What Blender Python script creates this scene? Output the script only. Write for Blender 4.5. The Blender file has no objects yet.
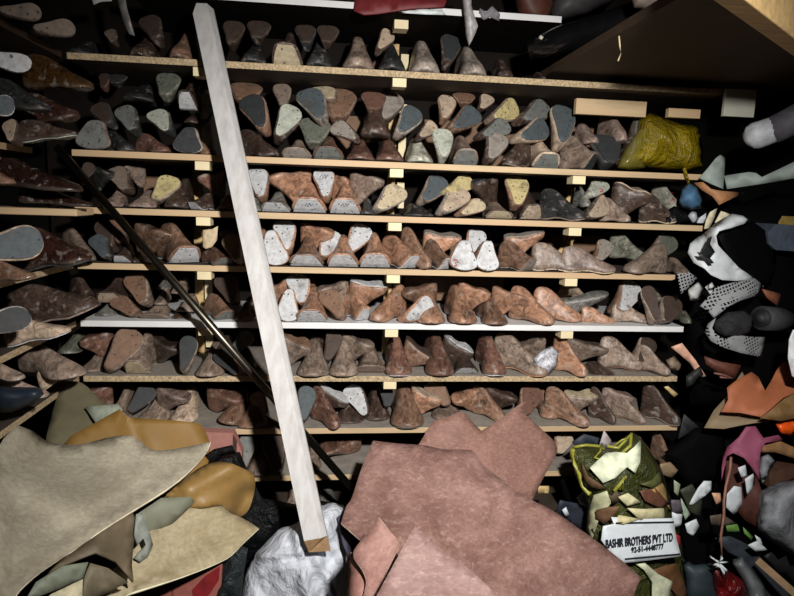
import bpy, bmesh, math, random
import numpy as np
from mathutils import Vector, Matrix
from mathutils.geometry import delaunay_2d_cdt
random.seed(7)
SC = bpy.context.scene
COL = SC.collection
# ------------------------------------------------------------------ camera
F_, PITCH, YAW, ROLL = 602.35, .15914, .11128, .03283
CAM = np.array([0., -1.7, 1.5])
_cy, _sy, _cp, _sp = math.cos(YAW), math.sin(YAW), math.cos(PITCH), math.sin(PITCH)
FW = np.array([_sy*_cp, _cy*_cp, -_sp]); _r = np.array([_cy, -_sy, 0.]); _u = np.cross(_r, FW)
RT = math.cos(ROLL)*_r + math.sin(ROLL)*_u; UP = math.cos(ROLL)*_u - math.sin(ROLL)*_r
cd = bpy.data.cameras.new('camera'); cam = bpy.data.objects.new('camera', cd); COL.objects.link(cam)
cd.sensor_width = 36; cd.lens = F_/794*36; cd.clip_start = .02
cam.matrix_world = Matrix(((RT[0], UP[0], -FW[0], CAM[0]), (RT[1], UP[1], -FW[1], CAM[1]), (RT[2], UP[2], -FW[2], CAM[2]), (0, 0, 0, 1)))
SC.camera = cam
def ray(px, py): return FW + RT*(px-397)/F_ + UP*(298-py)/F_
def at(px, py, Y):
    d = ray(px, py); return CAM + d*((Y-CAM[1])/d[1])
def proj(P):
    d = P-CAM; z = d@FW
    return 397+F_*(d@RT)/z, 298-F_*(d@UP)/z
# ------------------------------------------------------------------ materials
def lin(c):
    c = c/255.; return c/12.92 if c <= .04045 else ((c+.055)/1.055)**2.4
def rgb(t): return tuple(lin(x) for x in t)+(1.,)
def nt(name):
    m = bpy.data.materials.new(name); m.use_nodes = True
    t = m.node_tree; b = t.nodes['Principled BSDF']; return m, t, b
def N(t, k, **kw):
    n = t.nodes.new(k)
    for a, v in kw.items():
        if a in n.inputs: n.inputs[a].default_value = v
        else: setattr(n, a, v)
    return n
def mixc(t, fac, a, b, mode='MIX'):
    n = t.nodes.new('ShaderNodeMix'); n.data_type = 'RGBA'; n.blend_type = mode
    for s, v in ((0, fac), (6, a), (7, b)):
        if hasattr(v, 'links'): t.links.new(v, n.inputs[s])
        else: n.inputs[s].default_value = v
    return n.outputs[2]
def ramp(t, src, p0, c0, p1, c1):
    r = t.nodes.new('ShaderNodeValToRGB'); e = r.color_ramp.elements
    e[0].position = p0; e[0].color = (c0,)*3+(1,); e[1].position = p1; e[1].color = (c1,)*3+(1,)
    t.links.new(src, r.inputs[0]); return r.outputs[0]
def noise(t, vec, scale, detail=4, rough=.6, dist=0.):
    n = N(t, 'ShaderNodeTexNoise', Scale=scale, Detail=detail, Roughness=rough, Distortion=dist)
    if vec is not None: t.links.new(vec, n.inputs['Vector'])
    return n.outputs['Fac']
def bump(t, b, h, s, d=.002):
    n = N(t, 'ShaderNodeBump', Strength=s, Distance=d); t.links.new(h, n.inputs['Height']); t.links.new(n.outputs[0], b.inputs['Normal'])
def objvec(t, scale=(1, 1, 1)):
    tc = t.nodes.new('ShaderNodeTexCoord'); oi = t.nodes.new('ShaderNodeObjectInfo')
    mp = t.nodes.new('ShaderNodeMapping'); mp.inputs['Scale'].default_value = scale
    mu = N(t, 'ShaderNodeMath', operation='MULTIPLY'); mu.inputs[1].default_value = 37.; t.links.new(oi.outputs['Random'], mu.inputs[0])
    t.links.new(tc.outputs['Object'], mp.inputs['Vector']); t.links.new(mu.outputs[0], mp.inputs['Location'])
    return mp.outputs[0], oi.outputs['Color']
def last_material(name, rough, dirt):
    m, t, b = nt(name); v, col = objvec(t, (1, .35, 1))
    n1 = noise(t, v, 45, 6, .7, 1.5); n2 = noise(t, v, 22, 5, .65)
    c = mixc(t, ramp(t, n1, .34, 0, .64, 1), mixc(t, 1., col, (.34, .30, .28, 1), 'MULTIPLY'), mixc(t, 1., col, (1.5, 1.42, 1.36, 1), 'MULTIPLY'))
    c = mixc(t, ramp(t, n2, .54, 0, .68, dirt), c, (.022, .016, .013, 1))
    n3 = noise(t, v, 60, 3, .5)
    c = mixc(t, ramp(t, n3, .58, 0, .72, .55), c, (.40, .35, .30, 1))
    oi = t.nodes.new('ShaderNodeObjectInfo'); mr = N(t, 'ShaderNodeMapRange'); mr.inputs['To Min'].default_value = .72; mr.inputs['To Max'].default_value = 1.22; t.links.new(oi.outputs['Random'], mr.inputs['Value'])
    hs = N(t, 'ShaderNodeHueSaturation', Saturation=.92); t.links.new(mr.outputs[0], hs.inputs['Value']); t.links.new(c, hs.inputs['Color']); c = hs.outputs[0]
    ge = t.nodes.new('ShaderNodeNewGeometry')
    c = mixc(t, ramp(t, ge.outputs['Pointiness'], .52, 0, .60, .4), c, mixc(t, .55, col, (.5, .44, .38, 1)))
    t.links.new(c, b.inputs['Base Color']); b.inputs['Roughness'].default_value = rough
    bump(t, b, n1, .4, .004); return m
def sole_material():
    m, t, b = nt('last_sole'); v, col = objvec(t)
    n1 = noise(t, v, 70, 5, .7); n2 = noise(t, v, 18, 4, .6)
    c = mixc(t, ramp(t, n1, .3, 0, .6, 1), mixc(t, 1., col, (.62, .6, .58, 1), 'MULTIPLY'), col)
    c = mixc(t, ramp(t, n2, .56, 0, .72, .6), c, (.07, .055, .045, 1))
    vo = N(t, 'ShaderNodeTexVoronoi', Scale=62.); t.links.new(v, vo.inputs['Vector'])
    c = mixc(t, ramp(t, vo.outputs['Distance'], .13, .9, .2, 0), c, (.02, .018, .016, 1))
    t.links.new(c, b.inputs['Base Color']); b.inputs['Roughness'].default_value = .7
    bump(t, b, n1, .3); return m
M_WOOD = last_material('last_wood', .40, .6); M_GLOSS = last_material('last_varnished', .18, .35); M_SOLE = sole_material()
def simple(name, c, rough=.6, scale=40, amt=.35, bumps=.2, spec=.5, stretch=(1, 1, 1), blot=None, blotscale=8):
    m, t, b = nt(name); v, _ = objvec(t, stretch); n1 = noise(t, v, scale, 6, .65)
    c = rgb(c); lo = tuple(x*(1-amt) for x in c[:3])+(1,); hi = tuple(min(1, x*(1+amt*.7)) for x in c[:3])+(1,)
    o = mixc(t, ramp(t, n1, .3, 0, .7, 1), lo, hi)
    if blot is not None:
        o = mixc(t, ramp(t, noise(t, v, blotscale, 5, .6), .42, 0, .68, .75), o, rgb(blot))
    t.links.new(o, b.inputs['Base Color']); b.inputs['Roughness'].default_value = rough
    b.inputs['Specular IOR Level'].default_value = spec
    if bumps: bump(t, b, n1, bumps)
    return m
_mc = {}
def leather(c, rough=.65, **k):
    key = (c, rough, tuple(sorted(k.items())))
    if key not in _mc: _mc[key] = simple('leather_%d' % len(_mc), c, rough, **k)
    return _mc[key]
_hm = {}
def hide(c, dark, pale, rough=.66, scale=6, amt=.8, scuff=.5):
    key = (c, dark, pale, scale)
    if key in _hm: return _hm[key]
    m, t, b = nt('hide_%d' % len(_hm)); v, _ = objvec(t)
    mp = t.nodes.new('ShaderNodeMapping'); mp.inputs['Scale'].default_value = (1, 1, 3.2); mp.inputs['Rotation'].default_value = (.2, .9, .3); t.links.new(v, mp.inputs['Vector'])
    n1 = noise(t, v, scale, 6, .65, 1.2); n2 = noise(t, mp.outputs[0], scale*3.2, 8, .75, 1.8); n3 = noise(t, mp.outputs[0], scale*9, 5, .7, .6); n4 = noise(t, v, 110, 4, .6)
    o = mixc(t, ramp(t, n1, .40, 0, .62, amt), rgb(c), rgb(dark))
    o = mixc(t, ramp(t, n2, .48, 0, .66, amt*.7), o, rgb(dark))
    o = mixc(t, ramp(t, n3, .52, 0, .68, scuff), o, rgb(pale))
    o = mixc(t, ramp(t, n4, .35, .3, .65, 0), o, rgb(tuple(x*.72 for x in dark)))
    t.links.new(o, b.inputs['Base Color']); b.inputs['Roughness'].default_value = rough; b.inputs['Specular IOR Level'].default_value = .35
    ad = N(t, 'ShaderNodeMath', operation='ADD'); t.links.new(n2, ad.inputs[0]); t.links.new(n4, ad.inputs[1])
    bump(t, b, ad.outputs[0], .45, .003); _hm[key] = m; return m
def cut_edge(c): return leather(tuple(min(240, int(x*1.18+18)) for x in c), .7, bumps=0)
M_PINE = simple('pine', (205, 172, 118), .6, 14, .28, .1, stretch=(.5, 5, 5))
M_BOARD = simple('pine_board', (200, 174, 136), .65, 10, .25, .1, stretch=(.4, 4, 4), blot=(182, 146, 110), blotscale=5)
M_PB = simple('particle_board', (182, 160, 126), .8, 160, .6, .3)
M_MEL = simple('white_melamine', (222, 222, 222), .45, 20, .06, .0)
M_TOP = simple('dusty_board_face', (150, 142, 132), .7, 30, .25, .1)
M_SHADED_FACE = simple('shaded_board_face', (66, 55, 45), .8, 14, .3, .1)  # shade on board undersides and tops, put into the colour
M_CLEAT = simple('pale_cleat_wood', (226, 210, 170), .65, 20, .1, .1)
M_SLAT = simple('tan_slat', (122, 94, 72), .75, 12, .25, .1)
M_BACK_AND_SHADE = simple('back_board_and_shade', (24, 19, 16), .75, 12, .25, .1, spec=.1)
M_WHITEPAINT = simple('worn_white_paint', (184, 182, 181), .6, 12, .07, .12, stretch=(3, 3, .5), blot=(160, 156, 152), blotscale=20)
M_ENDGRAIN = simple('cut_wood_end', (150, 118, 84), .7, 60, .3, .2)
M_ROD = simple('black_steel', (105, 100, 90), .34, 50, .2, .0, spec=.7); M_ROD.node_tree.nodes['Principled BSDF'].inputs['Metallic'].default_value = 1.
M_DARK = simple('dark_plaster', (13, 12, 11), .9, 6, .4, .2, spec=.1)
M_FLOOR = simple('dark_concrete', (48, 44, 40), .85, 8, .4, .2)
M_LOFT = simple('brown_loft_board', (60, 42, 24), .7, 7, .3, .1, stretch=(.5, 3, 3))
def clear(c, alpha, rough=.25):
    m = simple('film', c, rough, 20, .3, .6, .8); b = m.node_tree.nodes['Principled BSDF']; b.inputs['Alpha'].default_value = alpha; return m
def mesh_fabric():
    m, t, b = nt('open_mesh_fabric'); tc = t.nodes.new('ShaderNodeTexCoord')
    mp = t.nodes.new('ShaderNodeMapping'); mp.inputs['Scale'].default_value = (1, .3, 1); mp.inputs['Rotation'].default_value = (0, .35, 0)
    t.links.new(tc.outputs['Object'], mp.inputs['Vector'])
    vo = N(t, 'ShaderNodeTexVoronoi', Scale=105., Randomness=.12); vo.distance = 'CHEBYCHEV'; t.links.new(mp.outputs[0], vo.inputs['Vector'])
    h = ramp(t, vo.outputs['Distance'], .3, 0, .34, 1)
    b.inputs['Base Color'].default_value = rgb((140, 142, 144)); b.inputs['Roughness'].default_value = .8
    t.links.new(h, b.inputs['Alpha']); return m
M_MESH = mesh_fabric()
def crinkle(name, c, rough=.55, spec=.35, scale=16, strength=.9, amt=.2, dist=.012):
    m, t, b = nt(name); v, _ = objvec(t); mp = t.nodes.new('ShaderNodeMapping'); mp.inputs['Scale'].default_value = (1, 1, .35); mp.inputs['Rotation'].default_value = (0, .5, 0); t.links.new(v, mp.inputs['Vector'])
    n1 = noise(t, mp.outputs[0], scale, 5, .6, 2.2); n2 = noise(t, v, scale*.6, 4, .6, 1.5)
    ad = N(t, 'ShaderNodeMath', operation='ADD'); t.links.new(n1, ad.inputs[0]); t.links.new(n2, ad.inputs[1])
    k = rgb(c); lo = tuple(x*(1-amt) for x in k[:3])+(1,)
    t.links.new(mixc(t, ramp(t, noise(t, v, 9, 5, .6), .4, 0, .65, 1), k, lo), b.inputs['Base Color']); b.inputs['Roughness'].default_value = rough; b.inputs['Specular IOR Level'].default_value = spec
    bump(t, b, ad.outputs[0], strength, dist); return m
# ------------------------------------------------------------------ object helpers
WORLD = {}
def mesh_obj(name, verts, faces, mat, parent=None, smooth=True, origin=None, color=None):
    V = np.array(verts, float)
    if origin is None: origin = np.array([(V[:, 0].min()+V[:, 0].max())/2, (V[:, 1].min()+V[:, 1].max())/2, V[:, 2].min()])
    me = bpy.data.meshes.new(name); me.from_pydata([tuple(v) for v in V-origin], [], [tuple(f) for f in faces]); me.update()
    bm = bmesh.new(); bm.from_mesh(me); bmesh.ops.recalc_face_normals(bm, faces=bm.faces); bm.to_mesh(me); bm.free()
    if smooth: me.polygons.foreach_set('use_smooth', [True]*len(me.polygons))
    me.materials.append(mat)
    o = bpy.data.objects.new(name, me); COL.objects.link(o)
    if parent is not None:
        o.parent = parent; o.location = Vector(origin)-WORLD[parent.name]
    else: o.location = Vector(origin); o.matrix_world = Matrix.Translation(Vector(origin))
    if color: o.color = color
    WORLD[o.name] = Vector(origin); return o
def tag(o, label, cat, group=None, kind=None):
    o['label'] = label; o['category'] = cat
    if group: o['group'] = group
    if kind: o['kind'] = kind
    return o
def empty(name, loc):
    o = bpy.data.objects.new(name, None); COL.objects.link(o); o.location = loc; o.matrix_world = Matrix.Translation(Vector(loc)); WORLD[o.name] = Vector(loc); return o
BF = [(0, 3, 2, 1), (4, 5, 6, 7), (0, 1, 5, 4), (1, 2, 6, 5), (2, 3, 7, 6), (3, 0, 4, 7)]
def box_v(x0, y0, z0, x1, y1, z1): return [(x0, y0, z0), (x1, y0, z0), (x1, y1, z0), (x0, y1, z0), (x0, y0, z1), (x1, y0, z1), (x1, y1, z1), (x0, y1, z1)]
def box(name, b, mat, parent=None, bev=0., **k):
    o = mesh_obj(name, box_v(*b), BF, mat, parent, smooth=False)
    if bev:
        m = o.modifiers.new('bevel', 'BEVEL'); m.width = bev; m.segments = 2
    return o
def bar(name, a, b, w, h, mat, parent=None, side=None, bev=.002):
    a, b = np.array(a, float), np.array(b, float); d = b-a; d /= np.linalg.norm(d)
    s = np.cross(d, np.array([0, 1., 0])) if side is None else np.array(side, float)
    s = s-d*(s@d); s /= np.linalg.norm(s); n = np.cross(s, d)
    V = [p+s*i*w/2+n*j*h/2 for p in (a, b) for i, j in ((-1, -1), (1, -1), (1, 1), (-1, 1))]
    o = mesh_obj(name, V, BF, mat, parent, smooth=False)
    if bev:
        m = o.modifiers.new('bevel', 'BEVEL'); m.width = bev; m.segments = 2
    return o
def tube(name, pts, r, mat, parent=None, seg=12, radii=None, color=None):
    P = [np.array(p, float) for p in pts]; V = []; Fs = []
    for i, p in enumerate(P):
        d = P[min(i+1, len(P)-1)]-P[max(i-1, 0)]; d /= np.linalg.norm(d)
        s = np.cross(d, [0, 0, 1.]); s = s if np.linalg.norm(s) > 1e-3 else np.array([1., 0, 0]); s /= np.linalg.norm(s); n = np.cross(s, d)
        rr = radii[i] if radii else r
        for k in range(seg):
            a = 2*math.pi*k/seg; V.append(p+s*math.cos(a)*rr+n*math.sin(a)*rr)
    for i in range(len(P)-1):
        for k in range(seg): Fs.append((i*seg+k, i*seg+(k+1) % seg, (i+1)*seg+(k+1) % seg, (i+1)*seg+k))
    Fs += [tuple(range(seg-1, -1, -1)), tuple(range((len(P)-1)*seg, len(P)*seg))]
    return mesh_obj(name, V, Fs, mat, parent, color=color)
def segd(p, a, b):
    ab = b-a; t = max(0., min(1., float((p-a)@ab)/float(ab@ab+1e-9))); return float(np.linalg.norm(p-a-ab*t))
def fill(poly, step):
    poly = [np.array(p[:2], float) for p in poly]; B = []
    for i, p in enumerate(poly):
        q = poly[(i+1) % len(poly)]; n = max(1, int(np.linalg.norm(q-p)/step))
        B += [p+(q-p)*k/n for k in range(n)]
    xs = [p[0] for p in poly]; ys = [p[1] for p in poly]; pts = [Vector(p) for p in B]; nb = len(B)
    def ins(x, y):
        c = False
        for i in range(len(poly)):
            (x1, y1), (x2, y2) = poly[i], poly[i-1]
            if (y1 > y) != (y2 > y) and x < (x2-x1)*(y-y1)/(y2-y1)+x1: c = not c
        return c
    y = min(ys); row = 0
    while y < max(ys):
        x = min(xs)+(step/2 if row % 2 else 0)
        while x < max(xs):
            if ins(x, y):
                p = np.array([x, y])
                if min(float(np.linalg.norm(p-b)) for b in B) > step*.55: pts.append(Vector((x, y)))
            x += step
        y += step*.87; row += 1
    r = delaunay_2d_cdt(pts, [(i, (i+1) % nb) for i in range(nb)], [tuple(range(nb))], 1, 1e-4)
    V2 = [np.array(v) for v in r[0]]; Fs = [tuple(f) for f in r[2] if len(f) >= 3]
    D = [min(segd(p, B[i], B[(i+1) % nb]) for i in range(nb)) for p in V2]
    return V2, Fs, np.array(D), poly
def depth_fn(poly):
    P = np.array([p[:2] for p in poly], float); Yv = np.array([p[2] for p in poly], float)
    A = np.c_[P, np.ones(len(P))]; pl, *_ = np.linalg.lstsq(A, Yv, rcond=1e-6); R = Yv-A@pl
    def f(q):
        d2 = ((P-q)**2).sum(1)+4.; w = d2**-1.5; return float(q@pl[:2]+pl[2]+(w@R)/w.sum())
    return f
def smooth_outline(P, n=4):
    P = [np.array(p, float) for p in P]; m = len(P); T = []; out = []
    for i in range(m):
        a, b, c = P[i-1], P[i], P[(i+1) % m]; u, v = b[:2]-a[:2], c[:2]-b[:2]
        co = float(u@v)/(np.linalg.norm(u)*np.linalg.norm(v)+1e-9); T.append((c-a)*.5 if co > .42 else (c-a)*0)
    for i in range(m):
        a, b = P[i], P[(i+1) % m]; L = np.linalg.norm(b[:2]-a[:2]); ta, tb = T[i], T[(i+1) % m]
        ta = ta*min(1, L/(np.linalg.norm(ta[:2])+1e-9)); tb = tb*min(1, L/(np.linalg.norm(tb[:2])+1e-9))
        for k in range(n):
            s = k/n; out.append(tuple(a*(2*s**3-3*s*s+1)+ta*(s**3-2*s*s+s)+b*(3*s*s-2*s**3)+tb*(s**3-s*s)))
    return out
def wob(q, s, seed):
    x, y = q[0]/s+seed*3.1, q[1]/s-seed*1.7
    return (math.sin(x+1.3*math.sin(y*.8))+math.sin(y*1.1+1.7*math.sin(x*.6+seed))+.6*math.sin(2.1*x-1.6*y+seed))/2.6
def sheet(name, poly, mat, label=None, cat=None, thick=.003, step=9, folds=(), wave=.006, ws=28, seed=0, parent=None, base=None, group=None, curl=0., kind=None, rim=None, smooth=False):
    """a skin or cloth standing in the place: its outline, depths and folds, with a real thickness"""
    if base is not None: poly = [(p[0], p[1], base) if len(p) == 2 else p for p in poly]
    if smooth: poly = smooth_outline(poly)
    V2, Fs, D, _ = fill(poly, step); f = depth_fn(poly); V = []
    for p, d in zip(V2, D):
        Y = f(p)+wave*wob(p, ws, seed)-curl*math.exp(-(d/9.)**2)
        for (x0, y0, x1, y1, amp, wid) in folds: Y -= amp*math.exp(-(segd(p, np.array([x0, y0]), np.array([x1, y1]))/wid)**2)
        V.append(at(p[0], p[1], Y))
    o = mesh_obj(name, V, Fs, mat, parent)
    m = o.modifiers.new('thickness', 'SOLIDIFY'); m.thickness = thick; m.offset = 0
    if rim: o.data.materials.append(rim); m.material_offset_rim = 1
    if label: tag(o, label, cat, group, kind)
    return o
def blob(name, poly, Y0, amp, mat, label=None, cat=None, step=8, wrinkle=.008, ws=12, seed=0, parent=None, back=.8, folds=(), group=None, pw=.5, crease=0.):
    """a filled, rounded body (bag, bundle, roll) with front and back"""
    V2, Fs, D, _ = fill([(p[0], p[1]) for p in poly], step); mx = D.max(); n = len(V2); V = []; tot = {}
    tilt = depth_fn([(p[0], p[1], p[2] if len(p) > 2 else Y0) for p in poly])
    def front(p, d):
        h = (1-(1-min(1., d/mx))**2)**pw; Y = tilt(p)-amp*h+wrinkle*wob(p, ws, seed)*min(1, h*2)
        if crease: Y += crease*(abs(wob(p*np.array([1, .45]), ws*.8, seed+5))**.6+.6*abs(wob(np.array([p[0]+p[1]*.8, p[1]*.3]), ws*.55, seed+9))**.6)*min(1, h*2)
        for (x0, y0, x1, y1, a, wid) in folds: Y -= a*math.exp(-(segd(p, np.array([x0, y0]), np.array([x1, y1]))/wid)**2)*min(1, h*2)
        return Y
    for p, d in zip(V2, D): V.append(at(p[0], p[1], front(p, d)))
    bidx = {}
    for i, (p, d) in enumerate(zip(V2, D)):
        if d < .05: bidx[i] = i
        else:
            h = (1-(1-min(1., d/mx))**2)**.5; bidx[i] = len(V)
            a = at(p[0], p[1], tilt(p)); V.append(a+np.array([0, back*amp*h, 0]))
    F2 = list(Fs)+[tuple(bidx[i] for i in reversed(f)) for f in Fs if not all(bidx[i] == i for i in f)]
    o = mesh_obj(name, V, F2, mat, parent)
    if label: tag(o, label, cat, group)
    V2a = np.array(V2)
    def depth(x, y):
        q = np.array([x, y]); w = 1/(((V2a-q)**2).sum(1)+6.)**2
        return float(sum(wi*(v[1]) for wi, v in zip(w, V[:n]))/w.sum())
    o_depth[o.name] = depth
    return o
o_depth = {}
# ------------------------------------------------------------------ room
def struct(name, b, mat):
    o = box(name, b, mat); o['kind'] = 'structure'; return o
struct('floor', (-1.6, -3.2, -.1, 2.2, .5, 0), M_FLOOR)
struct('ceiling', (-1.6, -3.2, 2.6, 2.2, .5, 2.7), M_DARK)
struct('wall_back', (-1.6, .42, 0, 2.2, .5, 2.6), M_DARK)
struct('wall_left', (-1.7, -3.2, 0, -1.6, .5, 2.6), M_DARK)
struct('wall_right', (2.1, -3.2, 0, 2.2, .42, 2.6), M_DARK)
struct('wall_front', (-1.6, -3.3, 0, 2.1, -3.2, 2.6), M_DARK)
# ------------------------------------------------------------------ shelving
SH = {'A': 1.849, 'B': 1.607, 'C': 1.458, 'D': 1.309, 'E': 1.150, 'F': .993, 'G': .834, 'H': .688, 'J': .535}
XR = {'A': 1.112, 'B': 1.10, 'C': 1.10, 'D': 1.03, 'E': 1.075, 'F': 1.072, 'G': 1.09, 'H': 1.06, 'J': 1.06}
rack = tag(empty('shelf_rack', (.2, .2, 0)), 'tall rack of horizontal board shelves holding rows of wooden shoe lasts', 'shelf')
for k, z in SH.items():
    xl = -.68; mat = M_PB if k in 'AF' else (M_MEL if k == 'E' else M_BOARD)
    o = box('shelf_board', (xl, 0, z-.017, XR[k], .36, z), mat, rack, .001)
    o.data.materials.append(M_MEL if k == 'E' else (M_TOP if k in 'FGH' else M_SHADED_FACE)); o.data.materials.append(M_SHADED_FACE)
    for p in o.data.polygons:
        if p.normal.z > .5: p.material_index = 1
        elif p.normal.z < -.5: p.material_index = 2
o = box('shelf_board', (-.52, 0, 1.999, .62, .36, 2.016), M_MEL, rack, .001); o.data.materials.append(M_BACK_AND_SHADE)  # underside of the white board coloured dark to stand in for shade
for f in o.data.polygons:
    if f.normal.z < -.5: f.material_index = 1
box('back_board', (-.9, .365, .3, 1.12, .38, 2.2), M_BACK_AND_SHADE, rack)
def lvl(k, d): 
    ks = 'JHGFEDCBA'; i = ks.index(k)+d; return SH[ks[i]] if i < 9 else 1.999
for px, ks in ((0, 'ABCDEFG'), (1, 'CDEF'), (2, 'BCDEF')):
    for k in ks:
        x = (.178, .708, -.349)[px]; z0, z1 = SH[k], lvl(k, 1)-.017; xb = x*1.15
        box('bracket_post', (xb-.030, .262, z0, xb-.004, .285, z1), M_PINE, rack, .001)
        if px == 1: bar('diagonal_brace', (xb-.062, .25, z0+.012), (xb+.0, .25, z1-.012), .026, .012, M_PINE, rack, side=(1, 0, 0))
        else: box('bracket_slat', (xb+.002, .255, z0+.02, xb+.026, .262, z1-.03), M_CLEAT, rack, .001)
        box('cleat', (x-.019, .004, z1-.024, x+.019, .05, z1-.001), M_CLEAT, rack, .001)
for k, X0, X1 in (('B', .30, .64), ('B', .68, .98), ('C', .50, .62), ('D', .20, .55), ('D', .70, .95), ('E', .25, .60), ('F', .60, .98), ('C', -.60, -.40), ('B', -.05, .12), ('A', .12, .34)):
    z0 = SH[k]; z1 = lvl(k, 1)-.017
    box('back_slat', (X0, .335, z0+.015, X1, .347, z0+(z1-z0)*.72), M_SLAT, rack)
box('cross_rail', (.70, .05, 1.768, .915, .068, 1.812), M_BOARD, rack, .001); box('cross_rail', (.985, .05, 1.772, 1.085, .068, 1.798), M_BOARD, rack, .001)
# rack on the left wall, seen along its length
side = tag(empty('side_rack', (-.9, -.5, 0)), 'left wall rack of narrow board shelves running towards the viewer', 'shelf')
for z, y0, m, xe in ((1.849, -.75, M_LOFT, -.69), (1.607, -.6, M_BOARD, -.775), (1.309, -.9, M_PB, -.69), (1.150, -.9, M_PB, -.69), (.992, -.9, M_PB, -.69)):
    o = box('shelf_board', (-1.12, y0, z-.016, xe, -.002, z), m, side, .001); o.data.materials.append(M_SHADED_FACE)
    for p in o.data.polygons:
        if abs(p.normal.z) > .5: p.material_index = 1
bar('shelf_board', (-1.15, -.19, 1.450), (-.585, -.175, 1.450), .016, .11, M_BOARD, side, side=(0, 0, 1))
box('upright_post', (-1.12, -.06, 0, -1.08, -.02, 2.1), M_DARK, side); box('upright_post', (-1.12, -.9, 0, -1.08, -.86, 2.1), M_DARK, side)
box('back_panel', (-1.15, -.9, .2, -1.12, .0, 2.1), M_DARK, side)
# ------------------------------------------------------------------ shoe lasts
#      t     ws    wm    wt    z0    h
ST = {
 'toe': [(0, .010, .014, .006, .006, .070), (.03, .022, .026, .010, .002, .088), (.12, .028, .032, .013, 0, .095), (.25, .027, .031, .013, .002, .094), (.38, .025, .030, .013, .006, .086), (.5, .028, .034, .015, .006, .070), (.62, .036, .041, .019, .003, .054), (.74, .041, .045, .022, 0, .043), (.85, .038, .042, .022, .002, .034), (.93, .028, .033, .018, .004, .028), (.98, .015, .020, .010, .006, .022), (1, .006, .008, .004, .008, .016)],
 'tear': [(0, .006, .010, .006, .004, .05), (.03, .012, .018, .009, .001, .066), (.1, .018, .024, .011, 0, .074), (.22, .023, .029, .013, 0, .076), (.36, .028, .034, .014, 0, .070), (.5, .034, .039, .016, 0, .060), (.64, .040, .044, .019, 0, .050), (.77, .042, .046, .022, 0, .042), (.88, .037, .041, .021, 0, .034), (.95, .026, .030, .016, .000, .028), (.985, .014, .019, .010, .001, .022), (1, .006, .008, .004, .003, .014)],
 'block': [(0, .010, .014, .006, .006, .070), (.03, .022, .026, .010, .002, .088), (.12, .028, .032, .012, 0, .104), (.25, .027, .031, .011, .002, .106), (.38, .025, .030, .011, .005, .102), (.5, .030, .034, .012, .005, .088), (.62, .038, .041, .015, .002, .072), (.72, .045, .047, .017, 0, .064), (.79, .044, .047, .020, .003, .056), (.86, .040, .045, .021, .015, .053), (.92, .034, .040, .020, .029, .052), (.96, .028, .034, .017, .039, .051), (.985, .023, .027, .012, .045, .050)],
}
def last_geo(var, L=.25, wide=1.):
    V = []; Fs = []; SV = []; SF = []; n = 14
    for (t, ws, wm, wt, z0, h) in ST[var]:
        y = -L*t; h = h if h > z0 else z0+.004; d = h-z0; ws *= wide; wm *= wide; wt *= wide; wc = wt+(wm-wt)*.36; sk = .006*math.sin(t*math.pi)
        ring = [(-ws, z0), (-ws*.4, z0), (ws*.4, z0), (ws, z0), (wm, z0+.16*d), (wm*.6+wc*.4, z0+.45*d), (wc, z0+.75*d), (wt, z0+.96*d), (wt*.45, h), (-wt*.45, h), (-wt, z0+.96*d), (-wc, z0+.75*d), (-wm*.6-wc*.4, z0+.45*d), (-wm, z0+.16*d)]
        V += [(x+sk, y, z) for x, z in ring]; q = .93
        SV += [(-ws*q+sk, y*.985-.0015, z0+.001), (ws*q+sk, y*.985-.0015, z0+.001), (-ws*q+sk, y*.985-.0015, z0-.0028), (ws*q+sk, y*.985-.0015, z0-.0028)]
    m = len(ST[var])
    for i in range(m-1):
        for k in range(n): Fs.append((i*n+k, i*n+(k+1) % n, (i+1)*n+(k+1) % n, (i+1)*n+k))
        a, b = i*4, i*4+4; SF += [(a, a+1, b+1, b), (a+2, b+2, b+3, a+3), (a, b, b+2, a+2), (a+1, a+3, b+3, b+1)]
    for base in (0, (m-1)*n):
        c = len(V); V.append(tuple(np.mean(V[base:base+n], axis=0))); Fs += [(base+k, base+(k+1) % n, c) for k in range(n)]
    e = (m-1)*4; SF += [(0, 2, 3, 1), (e, e+1, e+3, e+2)]
    V = np.array(V); c = np.array([0, -L/2, .045]); return V-c, Fs, np.array(SV)-c, SF
def Rx(a): a = math.radians(a); return np.array([[1, 0, 0], [0, math.cos(a), -math.sin(a)], [0, math.sin(a), math.cos(a)]])
def Ry(a): a = math.radians(a); return np.array([[math.cos(a), 0, math.sin(a)], [0, 1, 0], [-math.sin(a), 0, math.cos(a)]])
def Rz(a): a = math.radians(a); return np.array([[math.cos(a), -math.sin(a), 0], [math.sin(a), math.cos(a), 0], [0, 0, 1]])
#  type: variant, length, yaw, pitch(toe up), roll, pose words
TY = {
 'F': ('toe', .21, 0, 0, 0, 'toe forward'), 'S': ('block', .21, 0, 0, 0, 'toe face front'),
 'I': ('toe', .20, 60, -6, 180, 'upside down'), 'J': ('toe', .20, -60, -6, 180, 'upside down'),
 'R': ('toe', .25, 82, 0, 0, 'toe right'), 'L': ('toe', .25, -82, 0, 0, 'toe left'),
 'Q': ('toe', .24, 48, 0, 0, 'toe rightward'), 'K': ('toe', .24, -48, 0, 0, 'toe leftward'),
 'P': ('block', .22, 32, 0, 0, 'toe angled right'), 'M': ('block', .22, -32, 0, 0, 'toe angled left'),
 'T': ('tear', .15, 0, 125, 0, 'sole outward'), 'U': ('tear', .11, 0, 0, 0, 'sole outward'), 'V': ('tear', .15, 0, 0, 0, 'sole outward'),
 'X': ('toe', .23, 82, 22, 168, 'upside down'),
}
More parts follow.
